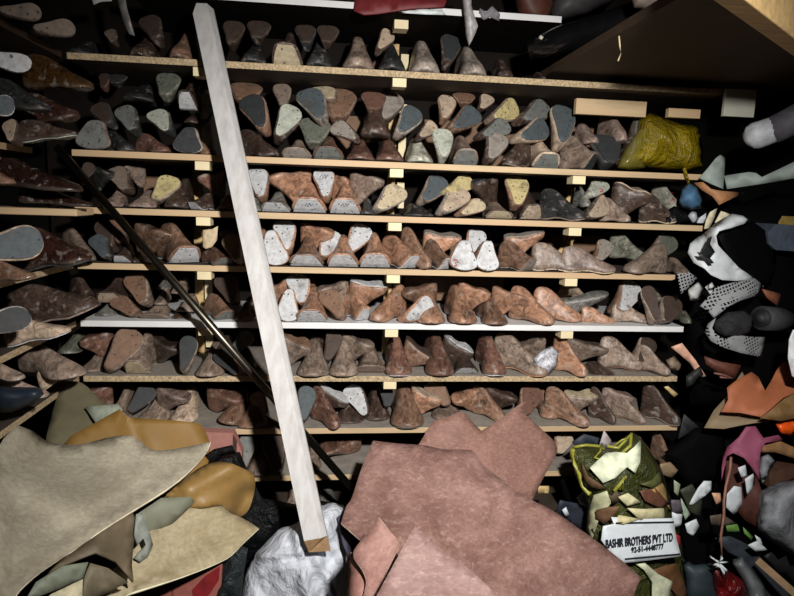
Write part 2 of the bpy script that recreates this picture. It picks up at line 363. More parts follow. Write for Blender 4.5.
PAL = dict(o=(166, 124, 96), b=(130, 100, 80), r=(112, 80, 66), d=(72, 57, 49), t=(134, 118, 105), p=(148, 128, 118), g=(118, 120, 117), v=(102, 106, 94), k=(50, 53, 55), s=(80, 88, 92),
           w=(198, 199, 201), c=(194, 178, 148), y=(200, 184, 132), e=(182, 186, 172), m=(150, 141, 132), a=(72, 48, 18), z=(36, 20, 15), n=(56, 32, 25), h=(186, 166, 144))  # amber, near-black, russet darkened: the left rack's shade is put into the colour
NAMES = dict(o='orange-brown', b='brown', r='red-brown', d='dark brown', t='taupe', p='pinkish', g='grey', v='grey-green', k='charcoal', s='slate', w='white', c='cream', y='yellowed', e='pale green', m='mottled', a='amber', z='near-black', n='russet', h='pale tan')
def rot_for(ty, tilt):
    var, L, yaw, pitch, roll, _ = TY[ty]
    if ty == 'T': R = Rx(-125)          # on its back, sole to the viewer, toe up
    elif ty in 'UV': R = Rz(180)@Rx(106)         # standing on its toe, sole to the viewer
    else: R = Rz(yaw)@Rx(-pitch)@Ry(roll)
    return Ry(tilt)@R
def make_last(bb, ty, body, sole, Yf, tilt=0, rest=None, gloss=False, gap=None):
    x0, y0, x1, y1 = bb; var, L = TY[ty][:2]
    V, Fs, SV, SF = last_geo(var, L); R = rot_for(ty, tilt); V = V@R.T; SV = SV@R.T
    s = np.ones(3); t = np.zeros(3)
    for _ in range(3 if rest is not None else 1):
        t = at((x0+x1)/2, (y0+y1)/2, Yf+.08)
        for it in range(9):
            W = V*s; t[1] = Yf-W[:, 1].min(); P = W+t; u, v = proj(P)
            hv = v.max()-v.min(); ht = y1-y0
            if rest is not None and rest > 1.44:
                ye = proj(np.array([[t[0], 0., rest]]))[1][0]; hv = ye-v.min(); ht = ye-y0
            s[0] *= min(1.3, max(.75, (x1-x0)/(u.max()-u.min()))); s[2] *= min(1.3, max(.75, ht/max(hv, 1.)))
            s[0] = min(1.9, max(.3, s[0])); s[2] = min(1.9, max(.25, s[2])); s[1] = min(1.08, max(.45, math.sqrt(s[0]*s[2])), (.25-Yf)/(V[:, 1].max()-V[:, 1].min()))
            d = at((u.max()+u.min())/2, (v.max()+v.min())/2, t[1]); e = at((x0+x1)/2, (y0+y1)/2, t[1]); t += (e-d)*np.array([1, 0, 1])
            if rest is not None and rest > 1.44: t[2] = rest-(V*s)[:, 2].min()
        W = V*s; low = (min(W[:, 2].min(), (SV*s)[:, 2].min()) if sole != '-' else W[:, 2].min())+t[2]
        if rest is None: break
        if rest < 1.35:
            Yf = min(.13, max(-.03, Yf+(low-rest)/((1.5-rest)/1.7)*.8))
    back = .355-(W[:, 1].max()+t[1])
    if back < 0: t[1] += back
    if rest is not None: t[2] += rest+.0005-low
    if gap is not None:      # keep inside its shelf opening
        for _ in range(2):
            Z = np.concatenate([V[:, 2], SV[:, 2] if sole != '-' else V[:1, 2]])*s[2]; lo, hi = Z.min()+t[2], Z.max()+t[2]
            nl, nh = max(lo, gap[0]), min(hi, gap[1]); k = (nh-nl)/(hi-lo); s[2] *= k; t[2] = nl-Z.min()*k
    o = mesh_obj('shoe_last', V*s+t, Fs, M_GLOSS if gloss else M_WOOD, color=rgb(PAL[body]))
    m = o.modifiers.new('smooth', 'SUBSURF'); m.levels = 1; m.render_levels = 1
    if sole != '-':
        q = mesh_obj('sole', SV*s+t, SF, M_SOLE, o, smooth=False, color=rgb(PAL[sole]))
        if sole not in 'dkrb' or sole != body: q['label'] = NAMES[sole]+' sole'
    return o
ROWS = {}

ROWTXT = """
# row: x0 y0 x1 y1 TYPE body sole layer tilt [g]
A
67 41 101 55 F k - 0
104 29 120 48 T d t 1 -25
128 33 163 59 F d - 0 0 g
138 10 166 49 T d d 1 -25
168 31 198 59.5 F b - 0
222 21 246 52 I d - 1 0 g
239 40 268 62 F k - 0
246 20 272 46 I d - 1
271 33 304 64 S d c 0
294 10 317 52 T k d 1 -5
305 37 334 66 F k - 0
316 22 340 50 I d - 1 0 g
341 36 376 67.5 F t - 0
374 28 395 57 T d h 1 30
377 42 407 69 F k - 0
407 40 441 72 F m - 0
440 29 462 72 T d k 1 12
452 46 488 75.5 F m - 0
491 59 514 77 F d - 0
534 72 545 80 F d - 0
B
98 66 111 93 T r d 2 -8 g
108 64 128 88 I k - 2
121 84 159 108 F k - 1
155 71 182 103 I v - 1
177 74 202 114 S d w 1 0 g
74 120 112 147.5 U t g 0
90 102 119 131 T k d 1 -35
103 131 136 150.5 Q k t 0
114 105 143 138 T k g 1 -28
134 133 172 152.5 Q r - 0
146 109 177 138 T k e 1 -30
172 127 204 153.5 U m k 0
183 110 205 128 F d - 2
186 138 217 155 Q b - 0
200 102 216 125 T d w 2 10
228 74 264 108 I b - 2
238 94 272 138 T b k 1 -28
236 129 280 157 Q d - 0
272 76 292 112 T t t 2 -8
273 104 303 146 T d e 1 22
281 140 313 158.5 S t m 0
295 88 329 129 T m s 1 -25
298 118 332 151 J v - 1
310 70 338 105 T t c 2 -18
320 82 358 128 I b - 2
330 120 362 145 T d m 1 -55
312 137 345 160.5 S r g 0
345 138 376 161.5 F r - 0
374 137 405 163.5 F r - 0
359 99 392 143 F d - 1
360 92 387 116 J r - 2
378 92 405 128 T d m 2 20
392 105 423 141 T m s 1 30
404 138 434 163.5 F e - 0
414 120 438 142 T d h 1 45
431 129 454 164 T e e 0 0
437 95 457 126 T b h 2 10
452 88 476 108 I b - 2
443 105 482 136 T b s 1 45
475 88 495 114 T d h 2 25
448 136 479 164.5 S t g 0
472 117 511 142 T d g 1 55
483 97 519 126 T t y 2 60
481 132 509 166 T d m 0 22
510 87 552 128 T d g 2 50
500 136 532 166.5 K d t 0
508 117 549 145 T h s 1 62
522 140 561 167 S h g 0
549 105 576 154 T h s 1 10
572 123 600 148 F p - 1
595 106 628 148 F p - 1
558 136 599 167.5 P t k 0
588 135 622 166 J k - 0
614 118 658 168 T d g 1 35
C
78 162 96 186 T d d 1 20
92 166 115 192 I k - 1
106 166 136 196 T d t 1 -30
122 162 146 188 J t - 2
102 188 129 205 F p - 0
127 190 161 207.5 F p - 0
150 175 182 206 T t y 1 20
163 178 196 209 F d - 0
197 170 226 200 J r - 1
187 193 219 210 M d w 0
216 195 235 210.5 F b - 0
245 168 270 204 T b w 1 -15
244 195 262 211 F g - 0
268 168 312 208 J o - 1
260 192 292 213.5 S g w 0
291 182 328 214.5 S o w 0
312 163 336 204 T o w 1 -8
332 172 349 202 I o - 2
328 182 362 215.5 S o w 0
349 171 385 206 I t - 1
360 198 376 215.5 F k - 0
370 184 408 217 T m c 0 35
402 203 435 218.5 F k - 0
415 174 449 207 T t s 1 35
434 186 471 218.5 T m h 0 35
439 170 474 196 T y y 1 55
453 198 486 218.5 T b c 0 50
470 175 499 212 J d k 1 0
481 202 514 219.5 S t c 0
504 172 530 212 T b y 1 5
511 188 543 220 S d h 0
538 189 586 220.5 Q k t 0
577 194 609 222 T d h 0 60
581 174 610 200 T e e 1 35
572 186 592 208 F g - 1
598 197 631 222 Q t - 0
609 179 652 219 X d h 1 30
638 193 677 223.5 Q d c 0
648 177 683 212 F e - 1
D
88 234 116 262 T k s 0 -35
94 218 120 254 T d d 1 -30
107 217 130 248 T d b 1 -25
112 244 136 262.5 S d w 0
132 248 146 263 F d - 0
133 222 180 258 I b - 1 0 g
155 224 202 265 P b w 0
200 246 234 265.5 P r g 0
221 234 245 266 T b b 0 -30
219 226 241 248 J d - 1
252 224 269 244 F o - 2
261 230 290 266 V o w 0 -12
272 220 297 256 T o w 1 -10
300 221 335 256 I o - 1
288 238 325 268.5 S b w 0
318 230 343 261 T o w 1 12
326 236 360 268.5 S o w 0
342 223 373 257 T o w 1 28
358 235 392 270.5 S o w 0
378 240 421 274 P o w 0
399 230 432 274 Q b - 0
422 240 452 270.5 P b w 0
422 230 462 260 X o m 1 25
448 242 479 273 U b w 0
461 228 487 258 T o w 1 25
474 242 500 273 U b w 0
496 243 537 273.5 P b m 0
503 229 545 262 X o m 1 15
530 242 582 272 R t h 0 0
560 246 616 274 R p c 0 0
589 239 614 264 T b m 1 30
608 231 647 261 Q v - 1
640 232 678 262 T t v 1 45
622 243 668 275.5 L t - 0 0
664 257 691 275 F t - 0
E
68 274 102 308 Q d - 1
60 291 90 310 F t - 0
95 272 134 302 S d h 1
123 272 155 308 T t b 1 -30
94 299 122 316 F g - 0
110 295 144 317.5 T b b 0 -50
138 301 172 318.5 S t t 0
153 286 172 305 F t - 1
156 273 174 290 F g - 2
170 274 190 294 F t - 2
170 306 193 319 F d - 0 0 g
175 293 200 312 F t - 1
203 293 237 319.5 P b g 0
213 274 241 306 T b d 1 -25
234 302 254 321 F b - 0
242 288 266 320 F d - 1
268 278 288 316 J o - 1
276 289 300 322 V o w 0 0
285 274 311 307 T o w 1 -14
302 277 320 306 F o - 2
295 285 329 321 S o w 0
318 289 347 321 T b b 0 -35
316 280 349 306 J t - 1
341 285 371 320.5 P o w 0
349 278 388 310 X o w 1 25
369 284 407 323 K o - 0
401 281 438 312 J b - 1
397 295 434 323 T o w 0 60
413 294 446 331 F o - 0
443 288 478 328.5 F o - 0
456 280 491 316 I o - 1
476 296 509 326 F b - 0
490 285 527 319 I o - 1
508 285 555 326 Q o - 0
531 286 582 323.5 R o - 0
551 290 609 322 X g - 1 8
580 306 615 324 R o h 0
566 284 588 299 F h - 2
606 279 642 315 T b w 1 35
610 302 653 324 R t - 0
640 286 659 326 T t d 0 -12
645 290 674 322 F v - 1
653 296 683 325 T t d 0 25
670 299 692 324 F v - 0
F
56 329 90 354 F v - 1
79 327 116 361 J r - 1
77 353 109 372 F t - 0
103 328 145 374 T t b 0 25
123 331 158 372.5 S t c 0
150 334 186 374 I d - 1
179 340 199 379.5 T t k 0 5
194 343 227 379 F t - 0
213 349 247 378 T b k 0 -50
228 330 255 354 T g g 1 40
236 346 257 370 T t d 1 -40
213 333 234 354 F d - 1
270 335 285 375 F t - 0
280 331 312 370 X t b 1 30
296 339 331 378 F t - 0
310 332 334 357 I d - 2
323 330 343 364 T d d 1 20 g
328 337 360 377.5 F t - 0
341 331 375 364 I t - 1
355 342 387 372 S t p 0
384 335 413 377.5 F r w 0
402 336 435 377 X b d 1 40
421 333 455 381.5 F r - 0
441 333 474 366 X d w 1 35
451 348 479 373.5 S d w 0
474 336 507 382 F r w 0
492 334 548 379 Q t o 0
508 336 547 360 J t - 1
551 338 587 381.5 Q o - 0
559 334 609 373 I t - 1
583 363 616 374 F d w 0
597 335 645 371 R t r 0
627 336 657 364 T t d 1 35
635 344 671 376 Q t d 0
G
82 381 114 410 J r - 1
106 383 138 420 S t d 0
126 384 157 414 T d k 1 35
136 393 174 422 F t - 0
155 382 192 412 I p - 1
168 385 202 424 F h - 0
206 382 246 424 I r - 1
217 388 248 426 F b - 0 15
236 395 268 429 F b - 0
249 391 270 422 T d h 1 -30
297 386 317 424 T d s 0 8
310 385 341 431 Q r - 0
315 380 349 410 X d w 1 40
333 398 366 424 F d - 0
342 384 371 420 T d w 1 -35
364 386 391 421 F d - 0
379 385 396 408 T k k 1 0
389 385 425 434.5 F b g 0
409 384 443 420 X o h 1 30
423 381 451 407 T b b 1 -30
429 389 463 420 F t - 0
450 384 482 424 J o - 1
470 384 507 423 Q b - 0
482 383 518 415 I d - 1
513 385 543 421 T b r 1 25
532 387 559 419 F b - 0
543 388 590 431 Q b - 0
562 389 599 424 X t c 1 20
588 386 616 425 Q d - 0
600 384 634 412 I p - 1
610 392 647 424 Q t b 0
640 383 681 426 Q d t 0
H
238 434 256 473 T t g 0 10
245 436 274 477 F t - 0
260 432 286 474 T d d 0 -15
303 438 322 472 F t - 0
316 433 362 473 J r - 1 0 g
551 433 574 454 T b h 1 20
649 432 676 472 F b - 0
626 430 650 452 F t - 1
J
284 485 302 510 F t - 0
313 486 340 510 F g - 0
258 486 280 512 F d - 0
"""
def x_plank(y): return 205+(y-5)*.2036
ORD = ['first', 'second', 'third', 'fourth', 'fifth', 'sixth', 'seventh', 'eighth', 'ninth', 'tenth', 'eleventh', 'twelfth', 'thirteenth', 'fourteenth']
SHN = dict(A='top', B='second', C='third', D='fourth', E='fifth', F='sixth', G='seventh', H='eighth', J='lowest')
LN = {0: 'front', 1: 'upper', 2: 'rear'}
YF = {0: .012, 1: .05, 2: .12}
ents = []
row = None
for ln in ROWTXT.strip().split('\n'):
    w = ln.split()
    if not w or w[0] == '#': continue
    if len(w) == 1: row = w[0]; continue
    x0, y0, x1, y1 = map(float, w[:4])
    ents.append(dict(row=row, bb=(x0, y0, x1, y1), ty=w[4], body=w[5], sole=w[6], lay=int(w[7]), tilt=float(w[8]) if len(w) > 8 else 0., gloss=len(w) > 9, cx=(x0+x1)/2))
for e in ents:
    if e['row'] in 'AB' and e['ty'] in 'IJ' and e['sole'] == '-': e['ty'] = 'T'; e['sole'] = e['body']
for e in ents:
    xp = x_plank(e['bb'][3])
    e['sec'] = 'left of white plank' if e['cx'] < xp else ('right of white plank' if e['cx'] < 393 else ('right of middle bracket' if e['cx'] < 572 else 'past right bracket'))
cnt = {}
for e in sorted(ents, key=lambda e: e['cx']):
    k = (e['row'], e['lay'], e['sec']); cnt[k] = cnt.get(k, 0)+1; e['n'] = cnt[k]
for e in ents:
    o = make_last(e['bb'], e['ty'], e['body'], e['sole'], YF[e['lay']], e['tilt'], SH[e['row']] if e['lay'] == 0 else None, e['gloss'], (SH[e['row']]+.0006, lvl(e['row'], 1)-.019))
    tag(o, '%s shoe last, %s, %s %s one %s, %s shelf' % (NAMES[e['body']], TY[e['ty']][5], ORD[e['n']-1], LN[e['lay']], e['sec'], SHN[e['row']]), 'shoe last', 'wooden shoe lasts on the %s shelf' % SHN[e['row']])
# lasts on the left wall rack
LEFT = [
 (-4, 2, 42, 22, 'T', 'd', 't', -.34, 76, 0, 'dim pale-soled last on its side, topmost at the upper left corner'),
 (30, 18, 76, 38, 'T', 'd', 't', -.24, 70, 0, 'dim pale-soled last pointing right above the left end of the top shelf'),
 (-30, 48, 32, 74, 'T', 'd', 'w', -.42, 100, 0, 'white oval sole with dark nail holes facing out at the left edge'),
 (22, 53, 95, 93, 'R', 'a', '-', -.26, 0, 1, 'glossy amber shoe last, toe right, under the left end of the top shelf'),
 (-14, 76, 52, 114, 'R', 'k', '-', -.36, 0, 0, 'blue-grey shoe last lying below the white oval sole at left'),
 (-24, 94, 15, 117, 'T', 'w', 's', -.48, 80, 0, 'small white-rimmed oval sole at the left edge, below the larger white one'),
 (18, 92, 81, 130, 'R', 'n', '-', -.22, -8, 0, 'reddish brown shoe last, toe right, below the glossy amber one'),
 (18, 119, 78, 143, 'R', 'd', 'e', -.30, -8, 0, 'shoe last with pale greenish sole edge resting on the second board at left'),
 (2, 119, 24, 148, 'T', 'd', 'h', -.42, -28, 0, 'thin slanting last with tan sole edge at the left end of second shelf'),
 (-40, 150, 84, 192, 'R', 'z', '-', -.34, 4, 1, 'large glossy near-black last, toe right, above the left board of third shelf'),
 (-20, 164, 11, 185, 'R', 'b', '-', -.48, 0, 1, 'small shiny orange-brown toe tip at the left edge, third shelf'),
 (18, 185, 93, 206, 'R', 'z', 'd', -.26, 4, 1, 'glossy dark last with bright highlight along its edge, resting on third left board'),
 (-36, 224, 44, 262, 'T', 'h', 's', -.44, 75, 0, 'large slate sole with tan rim and nail holes facing out at left edge'),
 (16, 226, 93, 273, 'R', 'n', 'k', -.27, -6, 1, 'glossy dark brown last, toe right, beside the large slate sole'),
 (60, 226, 97, 262, 'Q', 't', '-', -.1, 0, 0, 'torn taupe last behind the glossy dark brown one at left'),
 (-16, 260, 37, 286, 'R', 'b', 'd', -.44, -6, 1, 'brown glossy toe on the left board below the large slate sole'),
 (-40, 305, 32, 336, 'T', 'w', 'k', -.50, 70, 0, 'dark sole in a thick white rim at the left edge, fifth level'),
 (6, 283, 100, 336, 'R', 'd', 'p', -.22, -14, 0, 'long taupe-brown last, toe right, over the white-edged fifth shelf end'),
 (2, 318, 72, 348, 'R', 'h', 'w', -.34, -14, 0, 'scuffed pinkish-white last lying along the fifth left board'),
 (16, 341, 89, 381, 'Q', 't', '-', -.3, -8, 0, 'broad rounded taupe last pointing right, sixth level of left rack'),
 (-22, 359, 26, 382, 'R', 't', '-', -.46, 0, 0, 'small rounded taupe toe with pale edge at the left edge, sixth level'),
 (36, 366, 78, 391, 'R', 'h', 'c', -.26, -24, 0, 'narrow tan sole edge below the broad taupe last at left'),
 (-10, 376, 50, 398, 'R', 'p', 'w', -.42, 6, 0, 'pinkish-white worn last above the navy cloth at left'),
]
GAPS = {12: (1.310, 1.6), 13: (1.310, 1.6), 15: (1.310, 1.6), 16: (1.151, 1.5), 17: (1.151, 1.5), 18: (1.151, 1.5), 19: (.994, 1.13), 20: (.994, 1.2), 21: (.994, 1.2), 22: (.994, 1.2)}
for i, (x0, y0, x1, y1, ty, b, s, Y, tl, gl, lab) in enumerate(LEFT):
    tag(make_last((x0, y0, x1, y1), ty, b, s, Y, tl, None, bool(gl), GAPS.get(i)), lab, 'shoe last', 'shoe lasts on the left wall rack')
# red marks and pen marks on some soles and lasts
def mark(px_pts, Y, w, c, owner, name):
    for pts in px_pts:
        tube(name, [at(x, y, Y) for x, y in pts], w, leather(c, .6, bumps=0), owner, 5)
# ------------------------------------------------------------------ plank and rod
top0, top1, bot0, bot1 = at(191, 5, -.03), at(211, 3, -.03), at(304, 541, -.44), at(325, 541, -.44)
pl = empty('wooden_plank', tuple((bot0+bot1)/2)); tag(pl, 'long worn white-painted plank leaning diagonally against the shelves', 'plank')
dv = bot0-top0; dv /= np.linalg.norm(dv); nv = np.cross(top1-top0, dv); nv /= np.linalg.norm(nv)
if nv[1] < 0: nv = -nv
th = .03; c0 = top0+dv*.012
Vp = [c0, top0+(top1-top0)*.35-dv*.006, top1, bot1, bot0]
# front face, right bevel, side, back; the top is clipped at the left corner, the foot is cut on the slant
wv = (top1-top0)/np.linalg.norm(top1-top0); W = .040; B_ = .011
fr = [c0+dv*.012, top0+wv*W*.35-dv*.004, top0+wv*W, bot0+wv*W, bot0]
sd = [top0+wv*(W+B_)+nv*.016+dv*.006, bot0+wv*(W+B_)+nv*.012]
ft = [bot0+wv*.003+dv*.030+nv*.018, bot0+wv*(W+B_)+dv*.036+nv*.02]
bk = [c0+nv*th+dv*.012, top0+wv*(W+B_)+nv*th, ft[1]+nv*.008, ft[0]+nv*.008]
Vb = fr+sd+ft+bk
Fb = [(0, 1, 2, 3, 4), (2, 5, 6, 3), (9, 10, 11, 12), (0, 4, 7, 12, 9), (5, 10, 11, 8, 6), (0, 9, 10, 5, 2, 1), (7, 8, 11, 12)]
o = mesh_obj('painted_board', Vb, Fb, M_WHITEPAINT, pl, smooth=False)
o = mesh_obj('sawn_end', [p-nv*.0006 for p in (fr[4], fr[3], sd[1], ft[1], ft[0])], [(0, 1, 2, 3, 4)], M_ENDGRAIN, pl, smooth=False); o['label'] = 'bare brown sawn end'
nl = at(197.5, 15, -.035); tube('nail_hole', [nl+nv*.006, nl-nv*.001], .003, M_ROD, pl, 8)
tag(tube('metal_rod', [at(57, 147, -.03), at(352, 489, -.16)], .0105, M_ROD, None, 14), 'thin black metal rod slanting behind the white plank', 'rod')
# ------------------------------------------------------------------ hides at lower left
HB = hide((174, 166, 146), (142, 132, 112), (192, 186, 170), .75, 4, .7, .35)
HB_ = leather((168, 158, 134), .75, scale=26, amt=.18, bumps=.25, blot=(146, 132, 108), blotscale=5)
sheet('leather_hide', [(63, 385, -.12), (82, 383, -.12), (106, 405, -.15), (120, 410, -.17), (112, 440, -.2), (60, 458, -.22), (46, 448, -.22), (51, 420, -.16)], leather((100, 93, 70), .7, scale=14, amt=.15), 'olive hide folded upright against the seventh shelf', 'leather hide', .004, folds=((50, 405, 120, 412, .015, 6), (48, 432, 110, 440, .012, 7)), wave=.008, rim=cut_edge((110, 104, 80)), smooth=True)
sheet('leather_scrap', [(85, 407, -.185), (118, 404, -.175), (123, 410, -.185), (96, 423, -.205)], leather((142, 148, 132), .7), 'pale grey-green leather corner lying over the olive hide', 'leather scrap', .003)
sheet('leather_hide', [(62, 450, -.30), (70, 437, -.29), (95, 423, -.27), (120, 409, -.25), (127, 417, -.25), (135, 418, -.25), (197, 423, -.20), (206, 433, -.2), (210, 448, -.22), (205, 470, -.28), (170, 500, -.34), (90, 470, -.33)], leather((130, 98, 46), .6, scale=16, amt=.12, bumps=.12), 'ochre mustard hide behind the big beige hide', 'leather hide', .003, folds=((128, 417, 140, 455, .02, 5),), wave=.006, rim=cut_edge((150, 118, 64)), smooth=True)
beige = [(-6, 520, -.72), (0, 445, -.5), (18, 426, -.42), (33, 432, -.38), (49, 443, -.38), (79, 445, -.37), (109, 438, -.34), (130, 436, -.34), (141, 442, -.34), (151, 450, -.35), (171, 450, -.34), (197, 445, -.31), (211, 442, -.30), (206, 454, -.34), (184, 477, -.43), (161, 494, -.5), (132, 512, -.57), (99, 533, -.64), (84, 545, -.68), (66, 556, -.72), (39, 574, -.78), (20, 591, -.83), (10, 604, -.86), (-6, 604, -.86)]
sheet('leather_hide', beige, HB, 'largest pale beige suede hide spread at the lower left', 'leather hide', .004, step=9, folds=((62, 535, 205, 455, -.02, 8), (48, 560, 75, 528, .014, 6), (10, 480, 100, 520, .018, 14), (110, 445, 165, 490, .014, 10), (35, 450, 30, 560, .012, 10)), wave=.013, ws=26, curl=.004, rim=cut_edge((180, 170, 146)), smooth=True)
sheet('leather_hide', [(118, 600, -.66), (131, 594, -.66), (184, 577, -.6), (227, 559, -.54), (244, 543, -.5), (259, 529, -.46), (245, 520, -.44), (230, 513, -.43), (219, 505, -.42), (187, 508, -.46), (160, 520, -.5), (135, 540, -.56), (112, 570, -.62), (55, 580, -.7), (50, 600, -.72)], hide((172, 160, 130), (140, 124, 92), (188, 178, 156), .72, 6, .75, .3), 'cream hide with pointed right corner under the big beige hide', 'leather hide', .004, folds=((120, 590, 215, 530, -.022, 8), (150, 565, 235, 520, .014, 8)), wave=.009, curl=.003, rim=cut_edge((190, 178, 150)), smooth=True)
roll = []
sheet('leather_hide', [(166, 495, -.45), (182, 482, -.42), (197, 470, -.39), (212, 463, -.37), (227, 463, -.36), (240, 467, -.35), (253, 475, -.345), (255, 486, -.35), (252, 500, -.36), (247, 512, -.37), (238, 517, -.39), (229, 511, -.42), (221, 505, -.43), (200, 508, -.45), (184, 506, -.46)], leather((132, 103, 56), .5, scale=20, amt=.1, bumps=.06), 'ochre leather rolled into a curl at right of the beige hide', 'leather hide', .004, step=6, folds=((190, 488, 234, 467, .035, 11), (203, 503, 250, 478, .012, 6), (238, 515, 248, 495, -.03, 10)), wave=.003, rim=cut_edge((160, 130, 76)), smooth=True)
GG = leather((116, 118, 102), .6, scale=20, amt=.15)
sheet('leather_strip', [(137, 514, -.55), (161, 498, -.5), (185, 497, -.46), (198, 489, -.43), (193, 504, -.46), (172, 524, -.5), (152, 536, -.53), (140, 530, -.55)], GG, 'grey-green leather strip between beige hide and cream hide', 'leather strip', .003, folds=((140, 525, 190, 497, .01, 6),))
sheet('leather_strip', [(136, 514, -.585), (142, 514, -.585), (150, 535, -.58), (152, 545, -.58), (148, 556, -.59), (140, 562, -.6), (134, 558, -.6), (146, 545, -.6), (143, 538, -.59), (137, 545, -.6), (134, 535, -.6)], leather((132, 136, 128), .6), 'curled grey leather loop in front of the grey-green strip', 'leather strip', .004, step=5, curl=.006)
sheet('leather_scrap', [(28, 592, -.76), (60, 562, -.72), (98, 534, -.65), (132, 513, -.58), (137, 522, -.58), (133, 545, -.6), (131, 566, -.63), (133, 582, -.66), (116, 562, -.66), (96, 553, -.68), (62, 566, -.73), (44, 577, -.75)], leather((98, 86, 66), .65, scale=18), 'dark brown-grey leather piece with curved lip under beige hide', 'leather scrap', .004, folds=((64, 566, 96, 555, .012, 5), (98, 555, 131, 580, .014, 5)), curl=.004)
sheet('leather_scrap', [(82, 602, -.74), (84, 578, -.72), (90, 563, -.70), (108, 568, -.69), (128, 582, -.68), (104, 594, -.7)], leather((104, 94, 74), .65), 'brown leather flap below the curved dark lip at lower left', 'leather scrap', .003)
sheet('leather_scrap', [(24, 602, -.80), (36, 582, -.78), (62, 566, -.75), (88, 562, -.72), (83, 578, -.73), (55, 590, -.77)], leather((112, 116, 100), .6), 'grey-green curved leather strip at bottom left', 'leather scrap', .003)
sheet('leather_scrap', [(40, 604, -.77), (60, 586, -.745), (83, 579, -.725), (82, 604, -.75)], leather((188, 178, 146), .7), 'cream leather corner beneath the grey-green strip, bottom left', 'leather scrap', .003)
# cartons
def carton(name, poly, Y0, d, mat, label, marks=()):
    r = tag(empty(name, tuple(at(poly[0][0], poly[0][1], Y0))), label, 'box')
    P = [at(x, y, Y0) for x, y in poly]; n = len(P); V = P+[p+np.array([0, d, 0]) for p in P]
    Fs = [tuple(range(n)), tuple(range(2*n-1, n-1, -1))]+[(i, (i+1) % n, n+(i+1) % n, n+i) for i in range(n)]
    mesh_obj('carton_body', V, Fs, mat, r, smooth=False)
    for q, c in marks:
        mesh_obj('printed_panel', [at(x, y, Y0-.0015) for x, y in q]+[at(x, y, Y0+.0005) for x, y in q], [tuple(range(len(q))), tuple(range(2*len(q)-1, len(q)-1, -1))], leather(c, .6, bumps=0), r, smooth=False)
    return r
PINKC = leather((158, 108, 98), .7, scale=90, amt=.12)
carton('carton', [(196, 432), (233, 433), (242, 452), (241, 475), (196, 478)], -.17, .03, PINKC, 'pink printed carton below the seventh shelf, behind ochre leather', [([(233, 434), (237, 441), (236, 470), (232, 470)], (60, 40, 36))])
carton('carton', [(100, 604), (132, 592), (184, 579), (222, 561), (221, 604)], -.52, .2, leather((140, 82, 72), .7, scale=60, amt=.15), 'pink-red carton below the cream hide at the bottom edge', [([(192, 590), (205, 576), (220, 566), (219, 580), (207, 598), (194, 602)], (120, 26, 30)), ([(171, 584), (173, 583), (174, 602), (172, 602)], (110, 60, 52))])
# dark bags and cloths between
BK = crinkle('black_plastic', (10, 12, 14), .5, .25, 18, 1., .3, .02); BKC = leather((6, 6, 7), .85, scale=30, amt=.3, bumps=.3, spec=.08); DG = crinkle('dark_green_plastic', (34, 40, 42), .5, .3, 18, 1., .3, .02)
blob('black_bundle', [(205, 462), (222, 452), (240, 452), (247, 470), (262, 498), (300, 505), (318, 500), (345, 505), (345, 530), (300, 520), (262, 560), (244, 620), (242, 800), (206, 800), (206, 620), (225, 545), (215, 500)], -.17, .05, BK, 'black crumpled plastic bundle between carton and white sack', 'bundle', wrinkle=.02, ws=9, seed=2)
blob('black_strap_tangle', [(201, 458), (214, 449), (232, 445), (236, 453), (222, 456), (212, 466)], -.245, .012, BK, 'black strap tangle draped over the pink carton', 'strap', step=5)
blob('dark_bag', [(222, 560), (238, 545), (248, 548), (244, 572), (238, 640), (234, 838), (200, 838), (206, 620)], -.5, .03, DG, 'dark grey-green plastic bag left of the white sack', 'bag', wrinkle=.012, ws=7)
SACK = crinkle('woven_plastic', (194, 198, 206), .6, .3, 13, .75, .12, .018)
sk = blob('sack', [(222, 770), (232, 640), (244, 576), (256, 553), (278, 530), (296, 524), (307, 514), (320, 506), (334, 503), (343, 508), (347, 530), (350, 560), (356, 620), (360, 770)], -.31, .08, SACK, 'white woven plastic sack at the foot of the white plank', 'sack', step=4, wrinkle=.010, ws=10, seed=4, pw=.6, crease=-.016, folds=((258, 556, 300, 552, .02, 4), (296, 526, 308, 596, .018, 4), (318, 560, 338, 600, .02, 4), (325, 520, 342, 560, .015, 3.5), (262, 572, 290, 566, .012, 3), (330, 575, 312, 600, .012, 3)))
sheet('cloth_scrap', [(327, 506, -.32), (343, 505, -.3), (352, 520, -.33), (350, 560, -.42), (343, 545, -.4), (338, 520, -.36)], leather((44, 42, 58), .7), 'dark navy cloth between white sack and pink hide', 'cloth', .004)
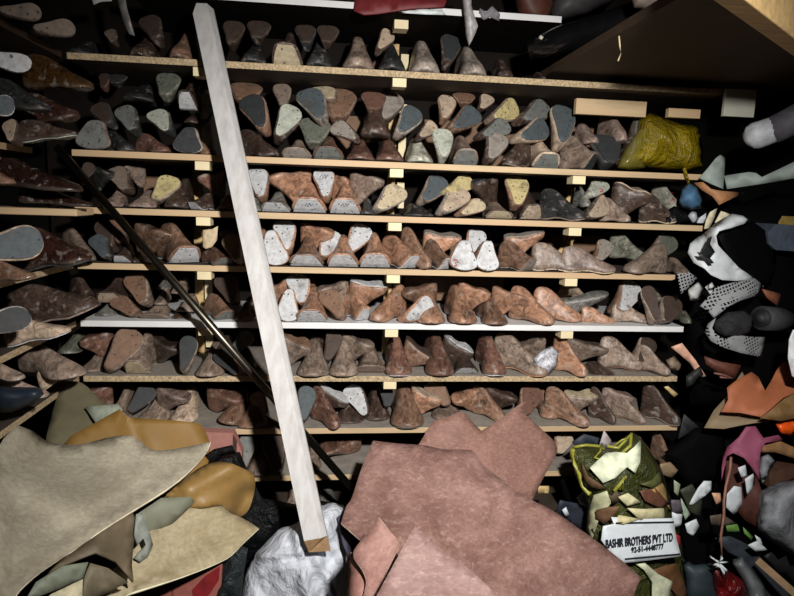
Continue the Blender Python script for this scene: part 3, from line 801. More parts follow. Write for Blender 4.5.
# ------------------------------------------------------------------ pink hides, lower centre
def pinkm(c, b, sc=7, a=.14): return leather(c, .62, scale=sc*5, amt=a*1.6, bumps=.4, blot=b, blotscale=7)
sheet('leather_hide', [(418, 446, -0.190), (424, 436, -0.170), (433, 422, -0.140), (448, 417, -0.130), (462, 412, -0.130), (472, 422, -0.130), (481, 431, -0.130), (500, 419, -0.110), (516, 407, -0.090), (526, 401, -0.080), (523, 411, -0.090), (540, 428, -0.100), (557, 448, -0.120), (545, 474, -0.170), (532, 500, -0.220), (510, 492, -0.230), (480, 470, -0.210), (440, 460, -0.210)], hide((152, 114, 102), (114, 80, 70), (180, 148, 136), .62, 9, .6, .55), 'reddish pink grained hide behind the main pink hide, with pointed corner', 'leather hide', .004, wave=.006, folds=((450, 425, 540, 470, .008, 12),), curl=.002, rim=cut_edge((190, 150, 136)), smooth=True)
main = [(341, 524, -.42), (346, 507, -.38), (351, 500, -.36), (361, 470, -.28), (367, 455, -.25), (373, 441, -.22), (398, 444, -.23), (426, 446, -.24), (444, 450, -.25), (472, 451, -.27), (482, 464, -.29), (506, 484, -.34), (531, 500, -.37), (551, 510, -.38), (576, 527, -.4), (601, 545, -.42), (625, 564, -.44), (641, 578, -.46), (636, 588, -.48), (626, 606, -.5), (520, 606, -.62), (400, 606, -.68), (380, 560, -.58), (356, 537, -.47)]
sheet('leather_hide', main, hide((154, 120, 110), (112, 78, 70), (182, 152, 142), .6, 5, .8, .5), 'largest pinkish-brown leather hide, lower centre', 'leather hide', .005, step=10, wave=.008, ws=34, seed=3, folds=((505, 500, 480, 570, -.02, 13), (440, 470, 520, 500, .012, 14), (470, 450, 478, 475, -.015, 7), (560, 530, 600, 590, .012, 18), (395, 450, 400, 520, .01, 16)), curl=.003, rim=cut_edge((196, 158, 140)), smooth=True)
sheet('leather_hide', [(379, 517, -.6), (390, 531, -.62), (401, 543, -.63), (388, 570, -.67), (373, 604, -.72), (361, 604, -.72), (366, 583, -.69), (363, 572, -.67), (353, 554, -.63), (366, 535, -.61)], hide((154, 118, 108), (124, 86, 78), (180, 150, 140), .62, 8, .6, .4), 'small salmon pink leather piece at left of the front pink hide', 'leather hide', .004, wave=.004, curl=.003, rim=cut_edge((200, 160, 140)), smooth=True)
sheet('leather_hide', [(347, 604, -.68), (349, 575, -.63), (351, 552, -.6), (355, 556, -.61), (364, 576, -.66), (365, 586, -.68), (360, 604, -.7)], hide((150, 108, 98), (120, 82, 72), (170, 136, 124), .62, 8, .6, .4), 'narrow brownish pink leather edge beside the white sack', 'leather hide', .004, rim=cut_edge((190, 150, 134)), smooth=True)
sheet('leather_hide', [(415, 526, -.7), (426, 536, -.71), (438, 547, -.72), (456, 560, -.74), (475, 574, -.76), (505, 604, -.8), (372, 604, -.8), (385, 580, -.76), (400, 553, -.73)], hide((148, 120, 114), (114, 86, 80), (174, 148, 140), .64, 7, .75, .5), 'front pale pink hide with pointed top at the bottom edge', 'leather hide', .005, wave=.005, curl=.003, rim=cut_edge((194, 156, 138)), smooth=True)
blob('scrap_bundle', [(345, 560), (420, 470), (530, 520), (560, 560), (565, 800), (345, 800)], -.10, .04, BKC, 'dark stuffed bundle underneath the pink hides', 'bundle', step=14)
# ------------------------------------------------------------------ scrap bag with printed label
OL = crinkle('olive_film', (66, 70, 32), .35, .5, 20, 1., .5, .02)
bagp = [(571, 454), (574, 447), (590, 444), (604, 448), (618, 446), (626, 438), (634, 433), (642, 439), (649, 450), (660, 466), (668, 486), (674, 505), (682, 535), (688, 570), (696, 640), (700, 800), (590, 800), (590, 640), (592, 560), (586, 530), (588, 505), (582, 490), (575, 475)]
bag = blob('scrap_bag', bagp, -.2, .09, OL, 'olive translucent bag stuffed with leather scraps and a printed white label', 'bag', step=7, wrinkle=.012, ws=9, seed=5, pw=.45, crease=-.012)
bd = o_depth[bag.name]
def onbag(p, off): return (p[0], p[1], bd(p[0], p[1])-off)
YR = leather((150, 148, 56), .35, bumps=.2, scale=60)
def btube(pts, r, off=.012): return tube('rolled_rim', [at(*onbag(p, off)) for p in pts], r, YR, bag, 8)
btube([(573, 450), (572, 456), (575, 464), (579, 474), (582, 486), (590, 494)], .006)['label'] = 'yellow-green rolled rim'
btube([(574, 447), (586, 445), (598, 446), (604, 449)], .004); btube([(602, 444), (600, 452), (595, 458), (602, 460)], .003)
btube([(607, 446), (618, 448), (626, 440), (632, 434), (630, 446), (622, 453)], .004); btube([(614, 491), (620, 484), (625, 477), (621, 490)], .005)
btube([(612, 447), (622, 440), (628, 438)], .0025)
CREAM, TANS, BRS = (206, 204, 168), (150, 120, 76), (96, 66, 42)
SCR = [
 ([(590, 468), (598, 460), (606, 453), (616, 452), (627, 453), (634, 447), (641, 439), (640, 462), (635, 473), (627, 467), (615, 478), (603, 483)], (214, 220, 190), .022, 'largest pale cream scrap at the mouth of the olive bag'),
 ([(594, 495), (607, 491), (611, 503), (604, 512), (598, 522), (592, 540), (587, 530), (589, 510)], (196, 196, 158), .02, 'pale greenish-cream scrap at the left side of the olive bag'),
 ([(596, 510), (608, 507), (620, 506), (612, 518), (604, 524), (596, 518)], (104, 74, 48), .026, 'brown scrap above the left of the printed label'),
 ([(618, 497), (628, 493), (641, 502), (627, 506)], (206, 200, 158), .024, 'small cream triangular scrap in the middle of the olive bag'),
 ([(640, 491), (655, 488), (669, 504), (660, 508), (645, 501)], (104, 66, 48), .022, 'reddish brown striped scrap at the right of the olive bag'),
 ([(652, 490), (662, 483), (668, 495), (671, 512), (664, 500)], (166, 134, 82), .026, 'tan scrap at the right edge of the olive bag'),
 ([(627, 508), (644, 509), (663, 508), (666, 519), (640, 520)], (202, 194, 152), .03, 'wide cream scrap just above the printed label'),
 ([(610, 525), (619, 515), (640, 519), (624, 524)], (196, 186, 140), .034, 'cream scrap at the left corner of the printed label'),
 ([(582, 462), (588, 476), (600, 484), (606, 488), (590, 490), (583, 478)], (92, 68, 44), .014, 'brown scrap inside the left mouth of the olive bag'),
 ([(633, 562), (645, 563), (658, 574), (672, 581), (668, 604), (652, 604), (652, 582), (644, 570)], (210, 214, 182), .022, 'pale forked scrap below the printed label'),
 ([(650, 571), (664, 566), (676, 563), (684, 582), (688, 600), (680, 600), (664, 580)], (110, 74, 44), .016, 'brown scrap at the lower right of the olive bag'),
 ([(640, 484), (652, 480), (660, 470), (664, 484), (652, 488)], (84, 88, 44), .016, 'green film fold at the right shoulder of the olive bag'),
 ([(604, 492), (612, 496), (616, 490), (622, 498), (612, 506)], (84, 70, 50), .016, 'dark scrap between the cream pieces in the olive bag'),
]
for i, (p, c, off, lab) in enumerate(SCR):
    sheet('leather_scrap', [onbag(q, off) for q in p], leather(c, .7, bumps=.2), lab, 'leather scrap', .003, step=6, wave=.002, seed=i, group='scraps in the olive bag')
# the label panel, with stripes and print
LP = [(603, 526), (614, 524), (611, 517), (640, 519), (673, 518), (676, 538), (681, 556), (650, 560), (622, 563), (610, 552), (601, 540)]
ly = -.325
lab = sheet('printed_label', [(x, y, ly-(y-520)*.0006) for x, y in LP], leather((206, 212, 216), .45, scale=60, amt=.06, bumps=.25), None, None, .003, 6, wave=.002, ws=9, parent=bag)
lab['label'] = 'white woven label with black print'
INK = leather((36, 38, 48), .6, bumps=0)
def ly_(y): return ly-(y-520)*.0006-.0075
for a, b in (((616, 523), (674, 522)), ((625, 559), (680, 554))):
    bar('stripe_print', at(a[0], a[1], ly_(a[1])), at(b[0], b[1], ly_(b[1])),   .0035, .0012, INK, lab, side=(0, 0, 1), bev=0)
def text(s, pa, pb, hpx, owner, yo):
    cu = bpy.data.curves.new('print', 'FONT'); cu.body = s; cu.size = 1; cu.offset = .03; cu.extrude = .004; cu.resolution_u = 3
    tmp = bpy.data.objects.new('print_tmp', cu); COL.objects.link(tmp); bpy.context.view_layer.update()
    me = bpy.data.meshes.new_from_object(tmp.evaluated_get(bpy.context.evaluated_depsgraph_get())); bpy.data.objects.remove(tmp)
    A = at(pa[0], pa[1], ly_(pa[1])); B = at(pb[0], pb[1], ly_(pb[1])); dx = B-A; Lw = np.linalg.norm(dx); dx /= Lw
    n = np.array([0, -1., .1]); up = np.cross(n, dx)*-1; up = up if up[2] > 0 else -up; up /= np.linalg.norm(up)
    co = np.array([v.co[:] for v in me.vertices]); w = co[:, 0].max()-co[:, 0].min(); h = co[:, 1].max()-co[:, 1].min()
    hm = np.linalg.norm(at(pa[0], pa[1], ly_(pa[1]))-at(pa[0], pa[1]-hpx, ly_(pa[1])))
    V = [A+dx*(x-co[:, 0].min())/w*Lw+up*(y-co[:, 1].min())/h*hm+np.array([0, -1., 0])*z*.05 for x, y, z in co]
    return mesh_obj('printed_text', V, [tuple(p.vertices) for p in me.polygons], INK, owner, smooth=False)
text('BASHIR BROTHERS PVT LTD', (606, 548.5), (673, 541.5), 8.5, lab, 0)
text('92-51-4448777', (631.5, 553), (664, 549), 5.5, lab, 0)
# ------------------------------------------------------------------ right-hand heap
blob('fabric_bundle', [(690, 200), (740, 205), (800, 190), (815, 300), (815, 418), (740, 415), (690, 405), (684, 300), (700, 250)], .12, .09, BKC, 'black fabric bundle heaped beside the right shelf ends', 'bundle', step=14, wrinkle=.02, ws=22)
blob('fabric_bundle', [(690, 425), (760, 425), (815, 430), (815, 820), (690, 820), (672, 540), (664, 450)], .06, .10, BKC, 'lower black fabric bundle behind the hanging scraps at right', 'bundle', step=14, wrinkle=.02, ws=22, seed=3)
blob('fabric_bundle', [(560, 480), (600, 470), (672, 470), (680, 800), (600, 800), (570, 520)], -.065, .03, BKC, 'dark fabric bundle behind the olive bag', 'bundle', step=14, wrinkle=.015)
YB = crinkle('yellow_film', (144, 124, 16), .3, .5, 16, 1., .35, .02)
blob('plastic_bag', [(622, 165), (632, 145), (640, 118), (650, 113), (664, 118), (682, 124), (698, 126), (703, 150), (702, 168), (690, 172), (664, 170), (640, 167)], .10, .085, YB, 'glossy yellow plastic bag on the right end of second shelf', 'bag', step=5, wrinkle=.014, ws=7, seed=8, pw=.6, crease=-.014)
blob('plastic_bag', [(617, 168), (624, 150), (640, 128), (650, 122), (652, 140), (645, 168), (630, 170)], .05, .03, clear((150, 140, 60), .35), 'clear yellowish film draped at the left of yellow bag', 'bag', step=5, wrinkle=.012, ws=6)
tube('bag_tail', [at(684, 168, -.012), at(688, 182, -.014), at(684, 192, -.014), at(682, 198, -.012)], .005, YB, bpy.data.objects['plastic_bag'], 8)
PG = leather((142, 154, 148), .6, scale=20, amt=.12)
sheet('leather_scrap', [(699, 178, -.06), (708, 168, -.07), (716, 158, -.07), (720, 155, -.07), (725, 158, -.06), (723, 189, -.08), (711, 184, -.07)], PG, 'pale grey-green triangular scrap right of the yellow bag', 'leather scrap', .003)
sheet('leather_strip', [(724, 176, -.05), (736, 174, -.06), (749, 172, -.08), (756, 173, -.09), (762, 177, -.09), (775, 171, -.12), (800, 159, -.17), (800, 177, -.17), (761, 184, -.1), (727, 189, -.06)], PG, 'long pale grey-green strip at the right edge', 'leather strip', .003, folds=((735, 182, 795, 168, .012, 6),))
sheet('leather_scrap', [(694, 183, -.04), (703, 182, -.05), (711, 189, -.08), (722, 191, -.08), (743, 193, -.06), (731, 199, -.08), (719, 205, -.09), (712, 196, -.07), (702, 190, -.05)], leather((172, 122, 82), .65), 'tan leather triangle below the pale grey-green scrap', 'leather scrap', .003)
blob('blue_cloth', [(679, 202), (682, 190), (689, 183), (698, 186), (703, 198), (702, 208), (692, 210), (683, 208)], -.01, .03, leather((66, 104, 136), .7, scale=40), 'crumpled blue cloth at the end of third shelf', 'cloth', step=4, wrinkle=.008, ws=4, crease=-.014)
blob('foam_scrap', [(688, 216), (692, 211), (697, 212), (699, 218), (706, 213), (706, 223), (692, 223)], .03, .02, leather((196, 200, 206), .6), 'small white foam lump at the end of third shelf', 'scrap', step=4)
blob('black_bag', [(664, 212), (674, 206), (688, 210), (690, 222), (676, 225), (664, 224)], .04, .02, BK, 'black glossy bag behind white lump, end of third shelf', 'bag', step=4, wrinkle=.01, ws=4)
CRM = leather((222, 212, 180), .65)
sheet('leather_scrap', [(704, 229), (706, 220), (710, 212), (717, 208), (714, 218), (709, 228)], CRM, 'cream slanting scrap left of a similar one above white-and-black leather', 'leather scrap', .003, step=5, base=-.03)
sheet('leather_scrap', [(715, 222), (721, 211), (730, 214), (724, 220), (716, 226)], CRM, 'cream scrap tucked under the top of the white-and-black leather', 'leather scrap', .003, step=5, base=-.03)
WL = [(705, 233, -.06), (716, 223, -.09), (732, 214, -.12), (742, 216, -.12), (751, 220, -.11), (743, 224, -.13), (731, 228, -.15), (719, 231, -.16), (716, 236, -.16), (718, 245, -.15), (728, 256, -.13), (739, 268, -.11), (755, 279, -.1), (736, 281, -.13), (722, 280, -.15), (711, 275, -.15), (705, 269, -.14), (694, 263, -.11), (688, 253, -.08), (690, 244, -.06), (697, 238, -.05)]
wl = sheet('leather_sheet', WL, leather((206, 212, 214), .5, scale=50, amt=.1), 'curved white leather piece with black printed blotches on the right heap', 'leather sheet', .003, step=6, folds=((712, 232, 744, 219, .018, 5), (692, 246, 704, 266, .015, 5)), curl=.004)
PR = leather((20, 20, 22), .55)
for q in ([(703, 248), (708, 238), (712, 236), (710, 244), (715, 252), (710, 258), (714, 263), (710, 264), (706, 259), (700, 257), (697, 252), (702, 253)],):
    sheet('printed_blotch', [(x, y, -.165-(y-250)*.001) for x, y in q], PR, None, None, .001, 4, wave=0, parent=wl)
sheet('leather_sheet', [(718, 236, -.12), (730, 228, -.1), (752, 221, -.06), (772, 236, -.03), (776, 262, -.03), (770, 286, -.05), (756, 280, -.09), (740, 268, -.10), (728, 256, -.12)], leather((6, 6, 7), .7, spec=.1), 'black leather sheet to the right of white-and-black piece', 'leather sheet', .003)
sheet('mesh_fabric', [(677, 274), (689, 272), (697, 278), (690, 286), (681, 294)], M_MESH, 'small grey open-mesh scrap at the end of fourth shelf', 'fabric', .002, step=5, base=-.09)
sheet('mesh_fabric', [(700, 306, -.12), (709, 296, -.13), (716, 287, -.14), (731, 283, -.14), (742, 281, -.13), (754, 278, -.12), (764, 286, -.1), (755, 296, -.13), (742, 300, -.15), (729, 306, -.16), (714, 318, -.15), (708, 311, -.14)], M_MESH, 'upper grey open-mesh fabric under the white leather piece', 'fabric', .002, step=6, folds=((716, 312, 757, 285, .012, 5),))
sheet('mesh_fabric', [(705, 332, -.14), (708, 324, -.15), (716, 318, -.16), (712, 328, -.165), (716, 334, -.17), (724, 339, -.17), (737, 335, -.16), (754, 337, -.14), (766, 337, -.12), (761, 357, -.13), (741, 353, -.16), (722, 347, -.17), (711, 341, -.16)], M_MESH, 'lower grey open-mesh band curving round the black fluff', 'fabric', .002, step=6, curl=.004)
blob('fringe_tangle', [(714, 322), (728, 312), (744, 311), (754, 318), (752, 332), (738, 338), (724, 337), (715, 330)], -.15, .03, leather((34, 34, 36), .9, scale=90, amt=.8, bumps=.8), 'dark fluffy tangle inside the mesh band', 'scrap', step=4, wrinkle=.012, ws=3)
PB_ = leather((176, 178, 176), .6, scale=70, amt=.4)
blob('patterned_scrap', [(688, 290), (698, 282), (704, 288), (700, 300), (690, 301)], -.11, .015, PB_, 'round pale patterned scrap left of the upper mesh fabric', 'scrap', step=4, wrinkle=.008, ws=3)
blob('patterned_scrap', [(705, 287), (712, 282), (716, 287), (710, 294)], -.12, .01, leather((196, 196, 196), .6), 'small white patterned scrap between round scrap and mesh fabric', 'scrap', step=4)
sheet('leather_scrap', [(762, 289, -.08), (782, 294, -.06), (777, 306, -.07), (767, 298, -.08)], leather((128, 76, 54), .65), 'small brown corner scrap right of the mesh fabric', 'leather scrap', .003)
rl = tag(empty('fabric_roll', tuple(at(762, 330, -.13))), 'dark grey rolled strip with spiral end, right of the fluffy tangle', 'roll')
tube('roll_body', [at(762, 318, -.17), at(786, 320, -.13)], .034, leather((48, 49, 52), .7), rl, 20)
tube('roll_end', [at(761, 318, -.174), at(762, 318, -.172)], .025, leather((18, 18, 20), .7), rl, 20)
tube('roll_core', [at(760.4, 318, -.177), at(761, 318, -.175)], .012, leather((40, 41, 44), .7), rl, 16)
sheet('leather_scrap', [(671, 347, -.02), (682, 343, -.03), (696, 361, -.04), (706, 376, -.04), (700, 377, -.03), (690, 363, -.02)], leather((214, 166, 142), .6), 'pale pink zigzag-edged scrap at the end of sixth shelf', 'leather scrap', .003, step=5)
blob('leather_scrap', [(666, 360), (674, 356), (682, 364), (680, 371), (670, 370)], -.0, .02, leather((140, 122, 104), .7), 'small crumpled taupe scrap at the right end of sixth shelf', 'leather scrap', step=4)
sheet('leather_scrap', [(704, 356, -.1), (722, 362, -.12), (741, 365, -.12), (735, 378, -.12), (718, 372, -.11), (706, 364, -.1)], leather((92, 50, 36), .6), 'dark red-brown scrap below the mesh band', 'leather scrap', .003)
tube('cord', [at(714, 373, -.13), at(724, 375, -.135), at(734, 379, -.13), at(720, 377, -.135)], .003, leather((120, 80, 70), .6))
tag(bpy.data.objects['cord'], 'short brownish cord loop on the dark red-brown scrap', 'cord')
sheet('leather_scrap', [(684, 414), (700, 428), (690, 432), (678, 439), (681, 427)], leather((54, 55, 58), .6), 'charcoal triangular scrap by the end of seventh shelf', 'leather scrap', .003, base=-.05)
sheet('leather_scrap', [(664, 387), (668, 386), (678, 394), (674, 397)], leather((196, 170, 120), .6), 'tiny cream scrap at the right end above seventh shelf', 'leather scrap', .003, base=-.04, step=4)
blob('leather_scrap', [(686, 376), (700, 366), (704, 374), (694, 386), (686, 388)], -.04, .015, leather((36, 37, 38), .6), 'black scrap right of the sixth shelf end', 'leather scrap', step=5)
sheet('leather_hide', [(704, 428, -.16), (714, 410, -.14), (727, 396, -.12), (742, 372, -.1), (752, 392, -.1), (765, 405, -.1), (782, 385, -.12), (802, 378, -.14), (802, 416, -.24), (761, 422, -.22), (743, 425, -.2), (724, 429, -.18)], leather((132, 114, 88), .7, scale=14, amt=.15), 'taupe underside hide beneath the orange-brown leather at right', 'leather hide', .004, curl=.003)
sheet('leather_hide', [(721, 412, -.19), (728, 400, -.18), (727, 388, -.17), (738, 379, -.16), (751, 372, -.15), (758, 377, -.16), (765, 391, -.18), (771, 381, -.16), (776, 371, -.14), (783, 362, -.13), (802, 366, -.14), (802, 390, -.2), (783, 398, -.22), (771, 409, -.24), (761, 417, -.245), (741, 413, -.22)], leather((166, 98, 64), .65, scale=12, amt=.14), 'orange-brown leather with a deep notch on the right heap', 'leather hide', .004, folds=((722, 408, 740, 382, .012, 6), (774, 376, 800, 394, -.012, 3)), curl=.003)
sheet('leather_hide', [(760, 418, -.262), (771, 410, -.262), (784, 399, -.252), (802, 389, -.235), (802, 417, -.26), (780, 421, -.265)], leather((124, 94, 56), .7), 'olive-brown turned-over flap of leather at the right edge', 'leather hide', .004, curl=.004)
blob('plastic_bag', [(775, 423), (784, 420), (802, 419), (802, 432), (790, 436), (780, 433)], -.22, .02, leather((226, 84, 20), .35, bumps=.4), 'bright orange plastic bag at the right edge', 'bag', step=4, wrinkle=.008, ws=4)
PU = leather((140, 70, 96), .7, scale=16, amt=.14)
sheet('leather_hide', [(724, 454, -.2), (728, 447, -.21), (739, 437, -.22), (746, 427, -.22), (755, 426, -.22), (763, 438, -.23), (778, 435, -.22), (783, 440, -.22), (765, 443, -.24), (760, 454, -.25), (759, 480, -.26), (754, 470, -.25), (744, 458, -.25), (733, 453, -.24), (727, 456, -.22), (724, 470, -.22), (721, 482, -.22), (722, 466, -.21)], PU, 'purple leather piece arching over the red-brown hollow at right', 'leather hide', .004, step=6, curl=.005)
sheet('leather_hide', [(722, 460, -.14), (735, 455, -.15), (750, 466, -.16), (759, 482, -.18), (764, 500, -.2), (762, 530, -.2), (745, 520, -.18), (728, 500, -.16)], leather((78, 40, 32), .6), 'dark red-brown leather inside the purple arch', 'leather hide', .004)
tag(tube('string', [at(731, 457, -.26), at(730, 470, -.265), at(726, 486, -.27), at(724, 500, -.28), at(724, 515, -.29), at(721, 535, -.3), at(721.5, 560, -.3)], .0035, leather((142, 100, 82), .6), None, 8), 'thin brown leather string hanging down from the purple arch', 'string')
WS = leather((206, 212, 216), .6, scale=60, amt=.08)
for i, (p, b, lb) in enumerate([
 ([(738, 468), (745, 465), (747, 475), (741, 477)], -.22, 'small white square scrap hanging inside the purple arch'),
 ([(745, 479), (754, 473), (752, 488), (747, 495)], -.21, 'white slanted scrap below the white square one'),
 ([(727, 494), (734, 486), (741, 487), (742, 504), (734, 515), (726, 507)], -.22, 'pale grey leaf-shaped scrap beside the brown string'),
 ([(698, 488), (704, 481), (711, 481), (711, 490), (703, 497), (692, 505), (689, 504), (694, 495)], -.19, 'white torn loop scrap on black cloth, right of the olive bag'),
 ([(748, 545), (757, 541), (768, 550), (755, 551)], -.28, 'white folded paper scrap above the wooden strip'),
 ([(755, 535), (760, 538), (763, 546), (757, 541)], -.27, 'thin white curved scrap above the folded white one'),
 ([(685, 524), (696, 519), (699, 526), (693, 536), (687, 532)], -.26, 'white crumpled scrap right of the printed label'),
 ([(672, 512), (677, 514), (682, 514), (681, 526), (672, 528)], -.27, 'white fringe scrap at the upper right of printed label'),
 ([(577, 498), (583, 492), (589, 496), (588, 508), (580, 504)], -.12, 'white scrap on dark cloth right of the pink hide'),
 ([(562, 510), (566, 507), (569, 514), (566, 517)], -.12, 'tiny white scrap on dark cloth beside the pink hide'),
 ([(538, 486), (549, 486), (549, 493), (538, 493)], -.1, 'small tan wood block right of the reddish pink hide'),
 ([(784, 560), (788, 566), (793, 575), (789, 572)], -.3, 'sliver of white scrap beside the wooden strip')]):
    sheet('leather_scrap', p, WS if 'tan' not in lb else leather((186, 160, 110)), lb, 'leather scrap', .003, step=4, base=b-.02, wave=.004, ws=7, seed=i)
for i, (p, c, b, lb) in enumerate([
 ([(726, 526), (737, 524), (740, 532), (727, 531)], (98, 142, 62), -.27, 'bright green scrap right of the brown string'),
 ([(743, 527), (753, 537), (751, 540), (744, 533)], (98, 142, 62), -.27, 'narrow bright green scrap, further right'),
 ([(710, 516), (722, 514), (736, 523), (722, 526), (711, 524)], (86, 74, 62), -.25, 'grey-brown diamond scrap crossed by the string'),
 ([(681, 498), (690, 514), (685, 520), (681, 508)], (150, 170, 146), -.22, 'pale green blade scrap right of the olive bag'),
 ([(674, 480), (680, 484), (678, 496), (674, 492)], (150, 160, 134), -.21, 'upper pale green scrap by the shoulder of the olive bag'),
 ([(680, 490), (692, 484), (702, 500), (700, 516), (690, 512)], (52, 56, 40), -.18, 'dark olive scrap behind the pale green blade'),
 ([(712, 493), (720, 493), (721, 502), (716, 504)], (208, 160, 128), -.23, 'small peach scrap left of the string'),
 ([(671, 500), (680, 500), (683, 512), (672, 514)], (86, 78, 86), -.23, 'mauve-grey scrap beside the olive bag'),
 ([(660, 464), (670, 462), (678, 470), (672, 478), (662, 474)], (142, 120, 92), -.12, 'tan scrap behind the right shoulder of the olive bag'),
 ([(674, 533), (680, 536), (680, 548), (676, 546)], (150, 36, 44), -.28, 'small red scrap at the right end of printed label'),
 ([(560, 500), (580, 504), (598, 530), (580, 528), (556, 512)], (34, 38, 52), -.1, 'dark navy cloth scrap right of the pink hide'),
 ([(760, 442), (778, 440), (800, 450), (800, 460), (775, 452), (762, 452)], (150, 112, 74), -.19, 'tan leather strip below the orange bag'),
 ([(572, 442), (584, 434), (600, 438), (604, 446), (588, 444), (576, 448)], (40, 48, 58), -.1, 'dark blue-grey cloth behind the mouth of the olive bag'),
 ([(599, 446), (604, 430), (611, 440), (610, 446)], (168, 158, 158), -.16, 'pointed pale pink-grey scrap sticking up from the olive bag'),
 ]):
    sheet('leather_scrap', p, leather(c, .65), lb, 'leather scrap', .003, step=5, base=b-.02, wave=.004, ws=8, seed=i)
blob('black_cloth', [(664, 452), (677, 445), (694, 428), (722, 428), (726, 450), (722, 480), (711, 481), (699, 487), (690, 492), (677, 472)], -.06, .04, BKC, 'black cloth bundle right of the olive bag top', 'cloth', step=6, wrinkle=.01, ws=8)
GP = crinkle('grey_film', (138, 141, 146), .5, .3, 10, .6, .25, .015)
blob('plastic_bag', [(758, 530), (762, 508), (764, 494), (772, 490), (784, 484), (804, 478), (804, 562), (784, 550), (768, 540)], -.22, .07, GP, 'large grey plastic bag at the right edge', 'bag', step=5, wrinkle=.012, ws=8, crease=-.012, folds=((764, 500, 766, 535, .015, 3),))
blob('plastic_film', [(761, 457), (768, 454), (777, 461), (771, 468), (767, 478), (762, 484), (759, 470)], -.2, .015, GP, 'crinkled white film between purple leather and brown box', 'plastic', step=4, wrinkle=.01, ws=3)
carton('carton', [(769, 472), (804, 464), (804, 484), (778, 494), (770, 488)], -.16, .12, leather((86, 58, 42), .7), 'brown box corner at the right edge above grey bag')
TL = leather((44, 56, 62), .6, scale=16)
blob('cloth_bundle', [(682, 558), (694, 565), (712, 563), (719, 588), (722, 604), (686, 604), (686, 578)], -.26, .03, TL, 'dark teal cloth beside the red bag at the bottom', 'cloth', step=6, wrinkle=.008)
sheet('cloth_strip', [(715, 538), (730, 536), (745, 543), (758, 555), (778, 575), (795, 604), (768, 604), (758, 586), (744, 560), (728, 552)], leather((50, 56, 64), .7), 'blue-grey cloth strip running to the lower right', 'cloth', .004, base=-.24, wave=.008)
RB = crinkle('red_film', (112, 18, 20), .3, .5, 20, 1., .4, .02)
rb = blob('plastic_bag', [(712, 568), (717, 562), (731, 572), (744, 581), (752, 604), (718, 604), (714, 584)], -.28, .04, RB, 'dark red plastic bag with white knotted top at the bottom', 'bag', step=4, wrinkle=.012, ws=5)
for i, (dx, dy) in enumerate(((-9, -7), (-4, -3), (2, -7), (9, -1), (-3, 4), (8, 9), (3, 5), (-6, 2), (5, 13))):
    tube('knot_strand', [at(719, 563, -.335), at(719+dx*.5+(i%3-1)*2, 563+dy*.7, -.35), at(719+dx, 563+dy, -.335)], .0024+.0006*(i%3), WS, rb, 6)
CF = clear((170, 174, 178), .35)
blob('plastic_bag', [(733, 564), (742, 557), (754, 570), (764, 585), (768, 604), (752, 604), (746, 584)], -.29, .035, CF, 'clear plastic bag right of the red bag', 'bag', step=4, wrinkle=.012, ws=5)
tag(bar('wooden_strip', at(757, 560, -.33), at(802, 600, -.4), .02, .012, leather((142, 114, 84), .7), None), 'narrow tan wooden strip at the lower right corner', 'wood strip')
ZG = leather((22, 22, 24), .6)
sheet('leather_strip', [(764, 556), (772, 552), (778, 560), (786, 556), (790, 566), (800, 566), (802, 584), (792, 580), (786, 572), (778, 572), (772, 564)], ZG, 'black zigzag-cut strip above the wooden strip', 'leather strip', .003, base=-.33)
sheet('paper_sheet', [(789, 340), (793, 330), (804, 328), (804, 382), (792, 376), (788, 358)], leather((226, 228, 230), .6), 'bright white sheet edge at the right edge, mid height', 'paper', .003, base=-.3)
bx = carton('carton', [(768, 232), (776, 224), (804, 226), (804, 252), (776, 250), (769, 244)], -.05, .12, leather((70, 80, 94), .7), 'blue-grey box with yellowish top at the right edge', [([(778, 223), (782, 216), (804, 217), (804, 226), (779, 224)], (150, 128, 66))])
lr = tag(empty('wrapped_roll', tuple(at(750, 150, -.1))), 'white round-ended roll in a grey cover at the upper right edge', 'roll')
tube('roll_tip', [at(748, 139, -.10), at(750, 138, -.105), at(755, 136, -.11), at(764, 133, -.12), at(778, 128, -.13)], .03, leather((188, 192, 196), .6), lr, 16, radii=[.022, .032, .037, .036, .036])
tube('roll_cover', [at(772, 131, -.125), at(790, 122, -.15), at(812, 110, -.18)], .038, leather((84, 82, 90), .7), lr, 16)
# ------------------------------------------------------------------ top: loft, beam, rolls
tag(box('loft_board', (.6, -1.0, 1.868, 1.36, .30, 1.888), M_LOFT, None, .001), 'brown wooden loft board jutting out overhead at upper right', 'board')
bp = tag(empty('support_beam', (.7, -.72, 1.83)), 'sawn pine beam crossing under the loft board at top right', 'beam')
o = bar('timber', (.50, -.876, 1.835), (1.25, -.297, 1.835), .062, .035, M_PINE, bp, side=(0, 0, 1)); 
tube('screw_head', [at(784, 31, -.632), at(784, 31, -.612)], .004, M_MEL, bp, 8)
tag(box('end_panel', (1.125, .0, 1.775, 1.22, .012, 1.852), leather((196, 196, 180), .7, scale=12, amt=.08), None, .001), 'pale greyish end panel under the loft board, upper right', 'panel')
tag(tube('string', [at(619, 36, -.42), at(620, 46, -.42), at(621, 54, -.42), at(618, 61, -.42)], .0018, leather((196, 176, 140), .8), None, 6), 'short frayed string dangling from the loft board edge', 'string')
M_BP = simple('black_film', (14, 14, 15), .16, 30, .3, .6, .8)
r = tag(empty('plastic_roll', tuple(at(590, 30, -.1))), 'glossy black plastic roll on top by the loft board', 'roll')
tube('roll_body', [at(528, 50, .0), at(560, 40, -.03), at(600, 29, -.10), at(640, 14, -.16), at(664, 2, -.2)], .036, M_BP, r, 18, radii=[.028, .036, .038, .036, .034])
tube('torn_label', [at(540, 39, -.045), at(542, 36, -.048)], .006, leather((196, 190, 176), .6), r, 6)
